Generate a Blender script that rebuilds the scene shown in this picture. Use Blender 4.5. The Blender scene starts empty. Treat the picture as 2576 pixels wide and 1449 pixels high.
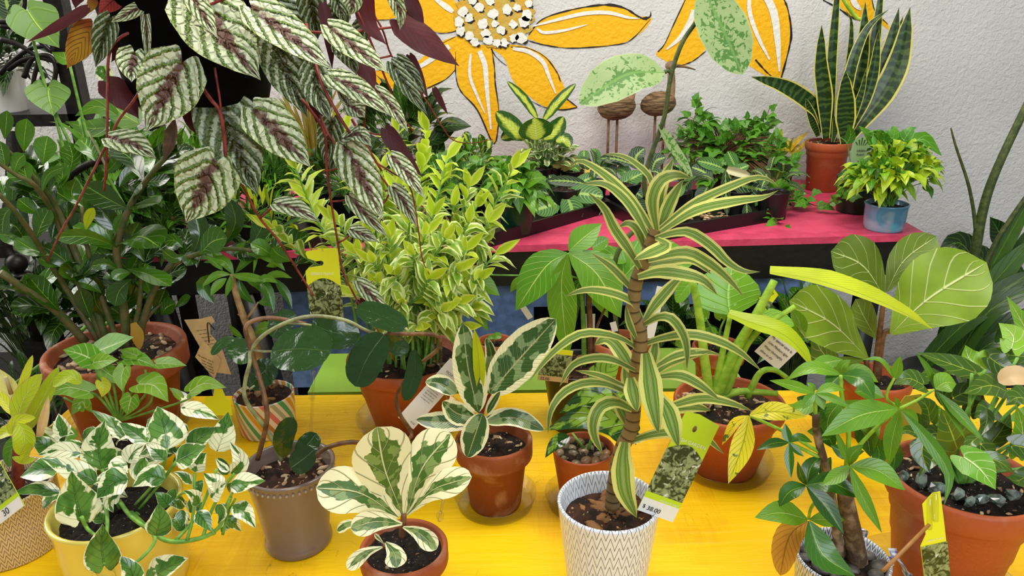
import bpy, math, random
from math import sin, cos, pi, radians, sqrt, atan2
from mathutils import Vector, Matrix
SC = bpy.context.scene
COL = SC.collection
RNG = random.Random(11)
V = Vector
# ---------------- camera, world, lights, exposure ----------------
F, CX, CY = 1860.0, 1288.0, 724.5
_p, _r = radians(20), radians(1.0)
FW = V((0, cos(_p), -sin(_p))); _u0 = V((0, sin(_p), cos(_p))); _r0 = V((1, 0, 0))
UP = cos(_r)*_u0 + sin(_r)*_r0; RT = cos(_r)*_r0 - sin(_r)*_u0
CAM = V((0, 0, 1.5))
cd = bpy.data.cameras.new('camera'); co = bpy.data.objects.new('camera', cd); COL.objects.link(co)
cd.sensor_width = 36; cd.lens = F/2576*36; cd.clip_start = .05
m = Matrix((RT, UP, -FW)).transposed().to_4x4(); m.translation = CAM; co.matrix_world = m
SC.camera = co
SC.view_settings.view_transform = 'Standard'; SC.view_settings.look = 'None'
SC.view_settings.exposure = 0.0; SC.view_settings.gamma = 1; SC.view_settings.use_curve_mapping = False
w = bpy.data.worlds.new('daylight'); SC.world = w; w.use_nodes = True
w.node_tree.nodes['Background'].inputs[0].default_value = (.97, .98, .97, 1)
w.node_tree.nodes['Background'].inputs[1].default_value = .24
def area(name, loc, target, sx, sy, power, col=(1, 1, 1)):
    l = bpy.data.lights.new(name, 'AREA'); l.shape = 'RECTANGLE'; l.size = sx; l.size_y = sy; l.energy = power; l.color = col
    o = bpy.data.objects.new(name, l); COL.objects.link(o); o.location = loc
    o.rotation_euler = (V(target)-V(loc)).to_track_quat('-Z', 'Y').to_euler(); return o
area('window_light', (-2.7, 2.1, 2.35), (0, 1.3, .9), 1.7, 1.7, 66, (1, .97, .9))
area('ceiling_lamp_light', (.2, 1.1, 3.0), (.1, 1.5, .8), 2.0, .7, 52, (1, .95, .86))
area('shop_front_light', (.9, -1.5, 2.5), (.9, 2.2, 1.0), 1.8, 1.4, 54, (.84, .91, 1))
# ---------------- image/world helpers ----------------
def ray(x, y): return FW + RT*((x-CX)/F) - UP*((y-CY)/F)
def atY(x, y, Y): r = ray(x, y); return CAM + r*(Y/r.y)
def atZ(x, y, z): r = ray(x, y); return CAM + r*((z-CAM.z)/r.z)
def proj(p):
    d = p-CAM; z = d.dot(FW); return CX+F*d.dot(RT)/z, CY-F*d.dot(UP)/z, z
def depth(p): return (p-CAM).dot(FW)
def C(h):
    h = h.lstrip('#'); v = [int(h[i:i+2], 16)/255 for i in (0, 2, 4)]
    return tuple(((c/12.92) if c <= .04045 else ((c+.055)/1.055)**2.4) for c in v) + (1,)
# ---------------- node maths ----------------
class G:
    def __init__(s, name):
        s.mat = bpy.data.materials.new(name); s.mat.use_nodes = True; s.nt = s.mat.node_tree; s.nt.nodes.clear(); s._c = {}
    def n(s, t): return s.nt.nodes.new(t)
    def lk(s, a, b):
        if isinstance(a, S): a = a.s
        if hasattr(a, 'is_output'): s.nt.links.new(a, b)
        else: b.default_value = a
    def math(s, op, *a):
        n = s.n('ShaderNodeMath'); n.operation = op
        for i, x in enumerate(a): s.lk(x, n.inputs[i])
        return S(s, n.outputs[0])
    def _get(s, k, f):
        if k not in s._c: s._c[k] = f()
        return s._c[k]
    def uvs(s):
        def f():
            n = s.n('ShaderNodeUVMap'); x = s.n('ShaderNodeSeparateXYZ'); s.nt.links.new(n.outputs[0], x.inputs[0]); return x
        return s._get('uv', f)
    @property
    def u(s): return S(s, s.uvs().outputs[0])
    @property
    def v(s): return S(s, s.uvs().outputs[1])
    @property
    def a(s): return s._get('a', lambda: abs(s.u*2-1))
    @property
    def rnd(s):
        def f():
            n = s.n('ShaderNodeAttribute'); n.attribute_name = 'rnd'; return S(s, n.outputs['Fac'])
        return s._get('rnd', f)
    def coord(s): return s._get('tc', lambda: s.n('ShaderNodeTexCoord').outputs['Object'])
    def vec(s, x, y, z=0.0):
        n = s.n('ShaderNodeCombineXYZ')
        for i, q in enumerate((x, y, z)): s.lk(q, n.inputs[i])
        return n.outputs[0]
    def noise(s, scale, detail=2.0, vec=None, dist=0.0, rough=.5):
        n = s.n('ShaderNodeTexNoise'); s.nt.links.new(vec or s.coord(), n.inputs['Vector'])
        n.inputs['Scale'].default_value = scale; n.inputs['Detail'].default_value = detail; n.inputs['Distortion'].default_value = dist
        n.inputs['Roughness'].default_value = rough
        return S(s, n.outputs[0])
    def voro(s, scale, vec=None, feat='F1', col=False):
        n = s.n('ShaderNodeTexVoronoi'); n.feature = feat; s.nt.links.new(vec or s.coord(), n.inputs['Vector']); n.inputs['Scale'].default_value = scale
        return S(s, n.outputs['Color' if col else 'Distance'])
    def step(s, x, a, b):
        n = s.n('ShaderNodeMapRange'); n.interpolation_type = 'SMOOTHSTEP'; s.lk(x, n.inputs[0]); n.inputs[1].default_value = a; n.inputs[2].default_value = b
        return S(s, n.outputs[0])
    def mix(s, f, a, b):
        n = s.n('ShaderNodeMix'); n.data_type = 'RGBA'; s.lk(f, n.inputs[0])
        s.lk(C(a) if isinstance(a, str) else a, n.inputs[6]); s.lk(C(b) if isinstance(b, str) else b, n.inputs[7])
        return S(s, n.outputs[2])
    def out(s, col, rough=.5, spec=.5, trans=0, bump=None, bd=.002, bs=1.0, metal=0, coat=0, alpha=None, emit=None):
        p = s.n('ShaderNodeBsdfPrincipled'); s.lk(C(col) if isinstance(col, str) else col, p.inputs['Base Color'])
        s.lk(rough, p.inputs['Roughness']); s.lk(spec, p.inputs['Specular IOR Level']); p.inputs['Metallic'].default_value = metal
        p.inputs['Coat Weight'].default_value = coat; p.inputs['Coat Roughness'].default_value = .08
        if bump is not None:
            b = s.n('ShaderNodeBump'); s.lk(bump, b.inputs['Height']); b.inputs['Distance'].default_value = bd; b.inputs['Strength'].default_value = bs
            s.nt.links.new(b.outputs[0], p.inputs['Normal'])
        o = s.n('ShaderNodeOutputMaterial'); sh = p.outputs[0]
        if trans:
            t = s.n('ShaderNodeBsdfTranslucent'); s.lk(C(col) if isinstance(col, str) else col, t.inputs[0])
            mx = s.n('ShaderNodeMixShader'); mx.inputs[0].default_value = trans
            s.nt.links.new(sh, mx.inputs[1]); s.nt.links.new(t.outputs[0], mx.inputs[2]); sh = mx.outputs[0]
        s.nt.links.new(sh, o.inputs[0]); return s.mat
class S:
    def __init__(s, g, sock): s.g, s.s = g, sock
    def __add__(s, o): return s.g.math('ADD', s, o)
    __radd__ = __add__
    def __mul__(s, o): return s.g.math('MULTIPLY', s, o)
    __rmul__ = __mul__
    def __sub__(s, o): return s.g.math('SUBTRACT', s, o)
    def __rsub__(s, o): return s.g.math('SUBTRACT', o, s)
    def __abs__(s): return s.g.math('ABSOLUTE', s)
    def __mod__(s, o): return s.g.math('FLOORED_MODULO', s, o)
    def sin(s): return s.g.math('SINE', s)
    def min(s, o): return s.g.math('MINIMUM', s, o)
    def max(s, o): return s.g.math('MAXIMUM', s, o)
    def frac(s): return s.g.math('FRACT', s)
    def floor(s): return s.g.math('FLOOR', s)
    def tri(s): return abs((s % 1.0)*2-1)       # triangle wave 1..0..1
# ---------------- mesh builder ----------------
class MB:
    def __init__(s): s.v = []; s.f = []; s.m = []; s.uv = []; s.r = []; s.sm = []
    def add(s, vs, fs, uvs=None, rnd=0.0, mat=0, smooth=True):
        o = len(s.v); s.v += [tuple(x) for x in vs]; s.uv += (uvs or [(0, 0)]*len(vs)); s.r += [rnd]*len(vs)
        for f in fs: s.f.append([o+i for i in f]); s.m.append(mat); s.sm.append(smooth)
        return s
    def grid(s, rows, uvs, rnd=0.0, mat=0, flip=False, closed=False):
        nr, nc = len(rows), len(rows[0]); fs = []
        for i in range(nr-1):
            for j in range(nc if closed else nc-1):
                k = (j+1) % nc; q = [i*nc+j, i*nc+k, (i+1)*nc+k, (i+1)*nc+j]; fs.append(q[::-1] if flip else q)
        return s.add([p for r in rows for p in r], fs, [q for r in uvs for q in r], rnd, mat)
    def box(s, a, b, mat=0, rot=None, o=None):
        a, b = V(a), V(b); vs = [V((x, y, z)) for z in (a.z, b.z) for y in (a.y, b.y) for x in (a.x, b.x)]
        if rot is not None: vs = [rot @ x + V(o or (0, 0, 0)) for x in vs]
        return s.add(vs, [(0, 2, 3, 1), (4, 5, 7, 6), (0, 1, 5, 4), (2, 6, 7, 3), (0, 4, 6, 2), (1, 3, 7, 5)], None, 0, mat, False)
    def tube(s, pts, r0, r1=None, seg=6, mat=0, rnd=0.0, caps=True, smooth_n=0):
        pts = [V(p) for p in pts]
        if smooth_n: pts = catmull(pts, smooth_n)
        r1 = r0 if r1 is None else r1; n = len(pts); rows = []; uvs = []; L = 0
        t = (pts[1]-pts[0]).normalized(); a = t.orthogonal().normalized()
        for i, p in enumerate(pts):
            t = (pts[min(i+1, n-1)]-pts[max(i-1, 0)]).normalized()
            a = (a-t*a.dot(t)).normalized(); b = t.cross(a); k = i/(n-1)
            r = r0(k) if callable(r0) else r0+(r1-r0)*k
            if i: L += (p-pts[i-1]).length
            rows.append([p+(a*cos(2*pi*j/seg)+b*sin(2*pi*j/seg))*r for j in range(seg)]); uvs.append([(j/seg, L) for j in range(seg)])
        s.grid(rows, uvs, rnd, mat, closed=True)
        if caps:
            o = len(s.v)-n*seg
            s.f += [[o+j for j in range(seg)][::-1], [o+(n-1)*seg+j for j in range(seg)]]; s.m += [mat]*2; s.sm += [False]*2
        return s
    def lathe(s, prof, c, seg=48, mat=0, wob=None):
        c = V(c); rows = []; uvs = []; L = 0
        for i, (r, z) in enumerate(prof):
            if i: L += sqrt((r-prof[i-1][0])**2+(z-prof[i-1][1])**2)
            rows.append([c+V((r*cos(2*pi*j/seg), r*sin(2*pi*j/seg), z)) for j in range(seg)]+[c+V((r, 0, z))])
            uvs.append([(j/seg, L) for j in range(seg+1)])
        return s.grid(rows, uvs, 0, mat)
    def blob(s, c, r, seg=8, rings=6, rnd=0.0, mat=0, rot=None, jit=0.0, rg=RNG):
        r = V(r) if not isinstance(r, (int, float)) else V((r, r, r)); rows = []; uvs = []
        for i in range(rings+1):
            th = pi*i/rings; row = []
            for j in range(seg):
                ph = 2*pi*j/seg; p = V((sin(th)*cos(ph)*r.x, sin(th)*sin(ph)*r.y, -cos(th)*r.z))
                if jit and 0 < i < rings: p *= 1+rg.uniform(-jit, jit)
                if rot is not None: p = rot @ p
                row.append(V(c)+p)
            rows.append(row); uvs.append([(j/seg, i/rings) for j in range(seg)])
        return s.grid(rows, uvs, rnd, mat, closed=True)
    def poly(s, pts, mat=0, uvs=None): return s.add(pts, [list(range(len(pts)))], uvs, 0, mat, False)
def catmull(p, n):
    out = []
    q = [p[0]*2-p[1]]+list(p)+[p[-1]*2-p[-2]]
    for i in range(1, len(q)-2):
        for k in range(n):
            t = k/n; a, b, c, d = q[i-1:i+3]
            out.append(.5*((2*b)+(c-a)*t+(2*a-5*b+4*c-d)*t*t+(3*b-a-3*c+d)*t**3))
    return out+[p[-1]]
ORG = {}
def tag(o, label=None, cat=None, group=None, kind=None):
    for k, x in (('label', label), ('category', cat), ('group', group), ('kind', kind)):
        if x: o[k] = x
    return o
def thing(name, label, cat, loc=(0, 0, 0), group=None):
    o = bpy.data.objects.new(name, None); COL.objects.link(o); o.location = loc; o.empty_display_size = .05
    ORG[o.name] = V(loc); return tag(o, label, cat, group)
def obj(name, mb, mats, parent=None, loc=None, label=None, kind=None):
    """link the builder's geometry (world coordinates) as one mesh object under its parent"""
    me = bpy.data.meshes.new(name); org = ORG[parent.name] if parent else V(loc or (0, 0, 0))
    me.from_pydata([(x[0]-org.x, x[1]-org.y, x[2]-org.z) for x in mb.v], [], mb.f)
    uvl = me.uv_layers.new(name='UVMap'); li = [0]*len(me.loops); me.loops.foreach_get('vertex_index', li)
    uvl.data.foreach_set('uv', [c for i in li for c in mb.uv[i]])
    at = me.attributes.new('rnd', 'FLOAT', 'POINT'); at.data.foreach_set('value', mb.r)
    for mt in (mats if isinstance(mats, (list, tuple)) else [mats]): me.materials.append(mt)
    me.polygons.foreach_set('material_index', mb.m); me.polygons.foreach_set('use_smooth', mb.sm); me.update()
    o = bpy.data.objects.new(name, me); COL.objects.link(o)
    if parent: o.parent = parent
    else: o.location = org
    ORG[o.name] = org; return tag(o, label, kind=kind)
# ---------------- leaves ----------------
SH = {
 'ovate': [(0, .05), (.05, .5), (.15, .84), (.3, 1), (.5, .86), (.7, .58), (.88, .24), (1, 0)],
 'lance': [(0, .06), (.1, .42), (.3, .9), (.45, 1), (.65, .8), (.85, .38), (1, 0)],
 'fiddle': [(0, .10), (.1, .26), (.25, .46), (.5, .8), (.7, 1), (.84, .93), (.94, .62), (.98, .35), (1, .0)],
 'ellip': [(0, .04), (.06, .45), (.2, .82), (.45, 1), (.7, .88), (.88, .56), (.96, .28), (1, 0)],
 'round': [(0, .15), (.05, .5), (.2, .85), (.5, 1), (.78, .88), (.92, .6), (.98, .3), (1, 0)],
 'strap': [(0, .45), (.12, .62), (.35, 1), (.6, .92), (.85, .5), (1, 0)],
 'belt': [(0, .8), (.2, .95), (.5, 1), (.8, .85), (.93, .5), (1, 0)],
 'heart': [(0, .55), (.03, .74), (.08, .9), (.18, 1), (.35, .93), (.55, .7), (.75, .4), (.9, .13), (1, 0)],
 'cissus': [(0, .56), (.03, .74), (.08, .9), (.18, 1), (.38, .96), (.6, .74), (.8, .39), (.93, .1), (1, 0)],
 'arrow': [(0, .75), (.1, .86), (.3, 1), (.5, .82), (.7, .52), (.88, .2), (1, 0)],
 'ivy': [(0, .55), (.1, .8), (.22, 1), (.34, .62), (.45, .52), (.55, .58), (.7, .34), (.88, .13), (1, 0)],
 'obov': [(0, .05), (.15, .35), (.4, .8), (.62, 1), (.8, .9), (.92, .55), (1, 0)],
}
LOBE = {'heart': .42, 'cissus': .4, 'arrow': .55, 'ivy': .28}
def prof(tab, t):
    for i in range(len(tab)-1):
        (a, x), (b, y) = tab[i], tab[i+1]
        if t <= b: return x+(y-x)*(t-a)/(b-a) if b > a else y
    return tab[-1][1]
def leaf(mb, pts, w, nrm, shape='ovate', fold=.18, wave=0.0, nu=4, nv=10, rnd=None, mat=0, back=None, cup=0.0, serr=0.0, rg=RNG):
    """leaf blade along the midrib pts, w = full width, nrm = list of/one hint for the upper side"""
    rnd = rg.random() if rnd is None else rnd; tab = SH[shape]; lb = LOBE.get(shape, 0)
    P = catmull([V(p) for p in pts], 8) if len(pts) > 2 else [V(pts[0]).lerp(V(pts[1]), k/8) for k in range(9)]
    d = [0]
    for i in range(len(P)-1): d.append(d[-1]+(P[i+1]-P[i]).length)
    L = d[-1]; rows = []; uvs = []; ph = rnd*40; st = []
    for i in range(nv+1):
        t = i/nv; t = .5*t+.5*(.5-.5*cos(pi*t)); st.append(t)
    j = 0
    for t in st:
        while j < len(P)-2 and d[j+1] < t*L: j += 1
        k = (t*L-d[j])/max(1e-9, d[j+1]-d[j]); p = P[j].lerp(P[j+1], k)
        T = (P[min(j+2, len(P)-1)]-P[max(j-1, 0)]).normalized()
        n0 = V(nrm); sd = T.cross(n0)
        if sd.length < 1e-5: sd = T.orthogonal()
        sd.normalize(); n = sd.cross(T)
        h = prof(tab, t)*w/2; row = []; uvr = []
        for q in range(-nu, nu+1):
            u = q/nu; au = abs(u)
            off = fold*au*h - cup*u*u*h + wave*h*sin(t*13+ph+(2 if u > 0 else 0))*au*au
            hh = h*(1+serr*sin(t*90)*(au > .99))
            ax = -lb*w*.5*sin(pi*.88*au)*max(0, 1-t/.35)**1.5 if lb else 0
            row.append(p+sd*(u*hh)+n*off+T*ax); uvr.append((.5+u/2, t))
        rows.append(row); uvs.append(uvr)
    mb.grid(rows, uvs, rnd, mat, flip=True)
    if back is not None:
        R2 = []
        for row in rows:
            R2.append([V(q)-V(nrm).normalized()*.0007 for q in row])
        mb.grid(R2, uvs, rnd, back, flip=False)
    return L
def appw(p, T, nrm):
    """how much of a leaf's width faces the camera at p"""
    sd = T.cross(nrm); sd.normalize()
    a = proj(p); b = proj(p+sd*.01); t = proj(p+T*.01)
    tx, ty = t[0]-a[0], t[1]-a[1]; l = math.hypot(tx, ty) or 1
    return abs((b[0]-a[0])*-ty/l+(b[1]-a[1])*tx/l)/.01
def pleaf(mb, row, Y, shape='ovate', bulge=.0, up=.6, wk=1.0, **kw):
    """one traced leaf: 'x,y x,y .. width roll dY0 dY1 [shape] [flags]' with image points and distances about Y"""
    pts = []; nums = []; fl = set(); 
    for tk in row.split():
        if ',' in tk: pts.append([float(q) for q in tk.split(',')])
        elif tk in SH: shape = tk
        elif tk[0] in '-.0123456789': nums.append(float(tk))
        else: fl.add(tk)
    wpx = nums[0]; roll = nums[1] if len(nums) > 1 else 0; y0 = nums[2] if len(nums) > 2 else 0; y1 = nums[3] if len(nums) > 3 else y0
    d = [0]
    for i in range(len(pts)-1): d.append(d[-1]+math.hypot(pts[i+1][0]-pts[i][0], pts[i+1][1]-pts[i][1]))
    W = []
    for q, e in zip(pts, d):
        k = e/d[-1]; W.append(atY(q[0], q[1], Y+y0+(y1-y0)*k-bulge*4*k*(1-k)))
    if len(W) == 2:
        W.insert(1, (W[0]+W[1])/2)
    T = (W[-1]-W[0]).normalized(); M = W[len(W)//2]
    n = (CAM-M).normalized()+V((0, 0, up)); n = (n-T*n.dot(T)).normalized()
    n = Matrix.Rotation(radians(roll), 3, T) @ n
    aw = max(appw(M, T, n), .28*F/depth(M)); ww = wpx*wk/aw
    if 'b' in fl: n = -n
    kw.setdefault('nu', 4); kw.setdefault('nv', 10)
    if 'm1' in fl: kw['mat'] = 1
    if 'm2' in fl: kw['mat'] = 2
    if 'm3' in fl: kw['mat'] = 3
    leaf(mb, W, ww, n, shape, **kw)
    return W
def pstem(mb, row, Y, seg=6, sm=5, mat=0):
    """traced stem: 'x,y[,dY] ... r0mm r1mm'"""
    pts = []; nums = []
    for tk in row.split():
        if ',' in tk:
            q = [float(c) for c in tk.split(',')]; pts.append(atY(q[0], q[1], Y+(q[2] if len(q) > 2 else 0)))
        else: nums.append(float(tk))
    mb.tube(pts, nums[0]/1000, nums[-1]/1000, seg, mat, smooth_n=sm if len(pts) > 2 else 0); return pts
def pleaves(root, rows, Y, mats, name='leaf', **kw):
    for r in rows.strip().split('\n'):
        if r.strip():
            mb = MB(); pleaf(mb, r, Y, **kw); obj(name, mb, mats, root)
def pstems(root, rows, Y, mat, name='stem', **kw):
    mb = MB()
    for r in rows.strip().split('\n'):
        if r.strip(): pstem(mb, r, Y, **kw)
    return obj(name, mb, mat, root)
def bush(mb, c, rad, n, ln, ar, shape='ovate', droop=.2, upb=.3, inner=.45, seed=1, zmin=-.4, stem=None, root=None, fold=.2, nu=2, nv=6, mats=(0,), wave=0, sr=.0012, keep=None):
    """scatter n leaves round the ellipsoid c, rad; optional thin stems to root"""
    rg = random.Random(seed); c = V(c)
    k = 0
    while k < n:
        d = V((rg.gauss(0, 1), rg.gauss(0, 1), rg.gauss(0, 1))).normalized()
        if d.z < zmin: continue
        k += 1
        q = inner+(1-inner)*rg.random()**.6; b = c+V((d.x*rad[0], d.y*rad[1], d.z*rad[2]))*q
        if keep and not keep(b): continue
        D = (d*.8+V((0, 0, upb))+V((rg.uniform(-1, 1), rg.uniform(-1, 1), rg.uniform(-1, 1)))*.55).normalized(); L = rg.uniform(*ln)
        t = b+D*L+V((0, 0, -droop*L)); mid = b+D*L*.52+V((0, 0, droop*L*.12))
        leaf(mb, [b, mid, t], L*ar*rg.uniform(.85, 1.15), V((0, 0, 1))+d*.5+V((rg.uniform(-.3, .3), rg.uniform(-.5, .1), 0)), shape, fold, wave, nu, nv, rnd=rg.random(), mat=rg.choice(mats), rg=rg)
        if stem is not None:
            r = V(root) if root is not None else V((c.x, c.y, c.z-rad[2]*.6))
            r = r+V((rg.uniform(-.012, .012), rg.uniform(-.012, .012), 0))
            m2 = r.lerp(b, .5)+V((0, 0, .15*(b-r).length)); stem.tube([r, m2, b], sr*1.3, sr*.8, 4, 0, rg.random(), False, 3)
# ---------------- materials ----------------
def simple(name, col, rough=.5, spec=.5, metal=0, nz=None, amt=.25, bump=None, bd=.001, coat=0, trans=0):
    g = G(name); c = col
    if nz: c = g.mix(g.step(g.noise(nz, 4), .35, .65), col, dark(col, 1-amt))
    b = g.noise(bump, 4) if bump else None
    return g.out(c, rough, spec, trans, b, bd, 1, metal, coat)
def warm(h):
    h = h.lstrip('#'); r, g_, b = [int(h[i:i+2], 16) for i in (0, 2, 4)]; return '#%02x%02x%02x' % (min(255, int(r*1.14+8)), min(255, int(g_*1.06+3)), int(b*.66))
def dark(h, k):
    h = h.lstrip('#'); return '#'+''.join('%02x' % max(0, min(255, int(int(h[i:i+2], 16)*k))) for i in (0, 2, 4))
g = G('wall_paint'); n1 = g.noise(60, 4, dist=.8)
M_WALL = g.out(g.mix(g.step(g.noise(3, 3), .3, .7), '#dddbd6', '#d3d1cd'), .75, .3, 0, n1+g.noise(140, 3)*.35, .006, .7)
M_FLOOR = simple('floor_concrete', '#3a3733', .7, nz=6, bump=40)
g = G('yellow_paint'); mp = g.n('ShaderNodeMapping'); g.nt.links.new(g.coord(), mp.inputs[0]); mp.inputs['Scale'].default_value = (70, 9, 20); mp.inputs['Rotation'].default_value = (0, 0, .5)
mp2 = g.n('ShaderNodeMapping'); g.nt.links.new(g.coord(), mp2.inputs[0]); mp2.inputs['Scale'].default_value = (8, 60, 20); mp2.inputs['Rotation'].default_value = (0, 0, .25)
st = g.noise(1, 5, mp.outputs[0], .6)*g.step(g.noise(5, 2), .45, .6) + g.noise(1, 4, mp2.outputs[0], .5)
sp = g.step(g.voro(17), .012, .006)*.8; sc = g.step(abs(g.noise(9, 6, dist=1.5)-.5), .006, .0)*g.step(g.noise(6, 2), .55, .6)*.45
yc = g.mix(g.step(st, .5, 1.15), '#f3c506', '#e7b004')
M_YELLOW = g.out(g.mix((sp+sc).min(1.0), yc, '#6b3a10'), .42, .4, 0, st, .0035, .7)
M_GREENT = simple('green_paint', '#8fb83e', .5, nz=9, amt=.08, bump=30)
g = G('pink_paint'); pn = g.noise(14, 5, dist=.8)
M_PINK = g.out(g.mix(g.step(pn, .42, .62)*.55, '#de4a6c', '#b83355'), .5, .4, 0, g.noise(60, 4), .0015)
M_BLACK = simple('black_wood', '#15130f', .45, nz=25, amt=.3, bump=50)
M_BLUE = simple('blue_paint', '#93b4ea', .55, nz=40, amt=.16, bump=60)
M_VOID = simple('recess_shade', '#08080a', .8)  # near-black stands in for shade inside the cabinet and behind the pot's opening
M_IRON = simple('wrought_iron', '#2e2a26', .42, .5, .55, nz=40, amt=.3, bump=120, bd=.0006)
def clay(name, base, hz='#d7b49a', amt=.5, rough=.62):
    g = G(name); z = g.noise(22, 5, dist=.6); s2 = g.noise(5, 3)
    return g.out(g.mix(g.step(z, .52, .78)*amt, g.mix(g.step(s2, .35, .65), base, dark(base, .84)), hz), rough, .35, 0, g.noise(220, 3), .0006)
M_CLAY = clay('terracotta', '#a8552e'); M_CLAYO = clay('terracotta_plain', '#b4582f', amt=.15, rough=.5); M_CLAYW = clay('terracotta_weathered', '#93491f', '#c89a78', .75)
def chev(name, base, groove, nu, kv, dep, gw=.16):
    g = G(name); t = (g.u*nu).tri(); s = (g.v*kv+t*1.25).frac(); h = g.step(abs(s-.5), .5-gw, .5)
    return g.out(g.mix(h*.85, base, groove), .28, .5, 0, (1-h)+t*.3, dep, 1, coat=.35)
M_CHEV = chev('white_chevron_glaze', '#ecf0f8', '#c3c9d6', 36, 64, .0022, .11)
M_HERR = chev('beige_herringbone_glaze', '#d3bb92', '#9c7343', 56, 110, .0014, .14)
M_CHEVB = chev('blue_white_chevron_glaze', '#dfe3ea', '#41506b', 40, 80, .002, .2)
M_TAUPE = simple('taupe_glaze', '#7d6b63', .22, .5, coat=.5, nz=7, amt=.08)
M_LEMON = simple('yellow_glaze', '#ead765', .2, .5, coat=.5, nz=8, amt=.07)
M_WHITEG = simple('white_glaze', '#e9e6dc', .25, coat=.4)
g = G('striped_glaze'); sx = (g.u*4+g.v*7).frac(); c = g.mix(g.step(sx, .0, .01), '#eadbc0', '#d9716b')
for lo, col in ((.12, '#eadbc0'), (.2, '#a9ac8b'), (.3, '#eadbc0'), (.38, '#4aa16a'), (.5, '#eadbc0'), (.58, '#e0a030'), (.7, '#eadbc0'), (.78, '#b8763a'), (.88, '#eadbc0')): c = g.mix(g.step(sx, lo, lo+.01), c, col)
M_STRIPE = g.out(c, .35, coat=.3)
g = G('blue_drip_glaze'); q = g.v*9+(g.noise(18, 3)-.5)*.55
c = g.mix(g.step(q, .1, .25), '#3e6d93', '#7fb3c8'); c = g.mix(g.step(q, .3, .5), c, '#8fa3b8'); c = g.mix(g.step(g.noise(12, 2), .5, .62)*g.step(q, .3, .5), c, '#5ab0c4')
c = g.mix(g.step(q, .58, .74), c, '#5487a5'); M_BLUEG = g.out(c, .15, coat=.6)
M_PLGREEN = simple('dark_green_plastic', '#10331f', .3); M_PLBLACK = simple('black_plastic', '#101011', .35, bump=200, bd=.0003); M_PLBLACK2 = simple('hanging_pot_plastic', '#040405', .7, .08)
def soil(name, a, b, c, sc=120):
    g = G(name); v = g.voro(sc, col=True); f = g.noise(sc*.6, 4)
    col = g.mix(g.step(f, .4, .7), a, b); col = g.mix(g.step(g.noise(sc*1.7, 2), .66, .72), col, c)
    return g.out(col, .85, .3, 0, g.noise(sc*.7, 5), .008)
M_SOIL = soil('potting_soil', '#171009', '#3c2616', '#b9a68a'); M_BARK = soil('bark_mulch', '#1c100a', '#452818', '#b58a5c', 80); M_SOILD = soil('dark_soil', '#0e0a07', '#2a1d13', '#8d8474', 150)
g = G('bark_chip'); M_CHIP = g.out(g.mix(g.rnd, '#4a2812', '#9a6c3e'), .7, .3, 0, g.noise(150, 4), .003)
g = G('pale_chip'); M_CHIPP = g.out(g.mix(g.rnd, '#6b4425', '#dcc096'), .7, .3, 0, g.noise(150, 4), .002)
g = G('pebble'); M_PEB = g.out(g.mix(g.rnd, g.mix(g.step(g.noise(60, 4), .4, .6), '#8d8463', '#5f5843'), '#8a6446'), .3, .5, 0, g.noise(90, 3), .001)
g = G('dark_stone'); M_STONE = g.out(g.mix(g.step(g.noise(70, 4), .4, .65), '#3f3a35', '#6b645a'), .5)
def glass(name, tint=(1, 1, 1, 1), mixf=.75, rough=.2):
    g = G(name); t = g.n('ShaderNodeBsdfTransparent'); t.inputs[0].default_value = tint; gl = g.n('ShaderNodeBsdfGlossy'); gl.inputs['Roughness'].default_value = rough
    lw = g.n('ShaderNodeLayerWeight'); lw.inputs[0].default_value = .5; mx = g.n('ShaderNodeMixShader'); o = g.n('ShaderNodeOutputMaterial')
    f = S(g, lw.outputs[1]); f = f*f*f
    s = f*mixf+.05; g.lk(s, mx.inputs[0]); g.nt.links.new(t.outputs[0], mx.inputs[1]); g.nt.links.new(gl.outputs[0], mx.inputs[2]); g.nt.links.new(mx.outputs[0], o.inputs[0]); return g.mat
M_CLEAR = glass('clear_plastic', (.93, .93, .9, 1), .3); g = G('glass_chunk'); M_GLASS = g.out(g.mix(g.step(g.noise(90, 3), .4, .6), '#55645a', '#94a498'), .05, .9, .3, coat=.8)
g = G('driftwood'); mp = g.n('ShaderNodeMapping'); g.nt.links.new(g.coord(), mp.inputs[0]); mp.inputs['Scale'].default_value = (10, 10, 90)
dn = g.noise(2, 5, mp.outputs[0], .8); M_DRIFT = g.out(g.mix(g.step(dn, .38, .62), '#4f3a26', '#8f7250'), .75, .3, 0, dn, .006)
M_TWIG = simple('pale_wood', '#a88564', .6, nz=40); M_STICK = simple('bamboo_stick', '#a87338', .5, nz=40); M_DOWEL = simple('brown_dowel', '#7d5434', .55, nz=50)
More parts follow.
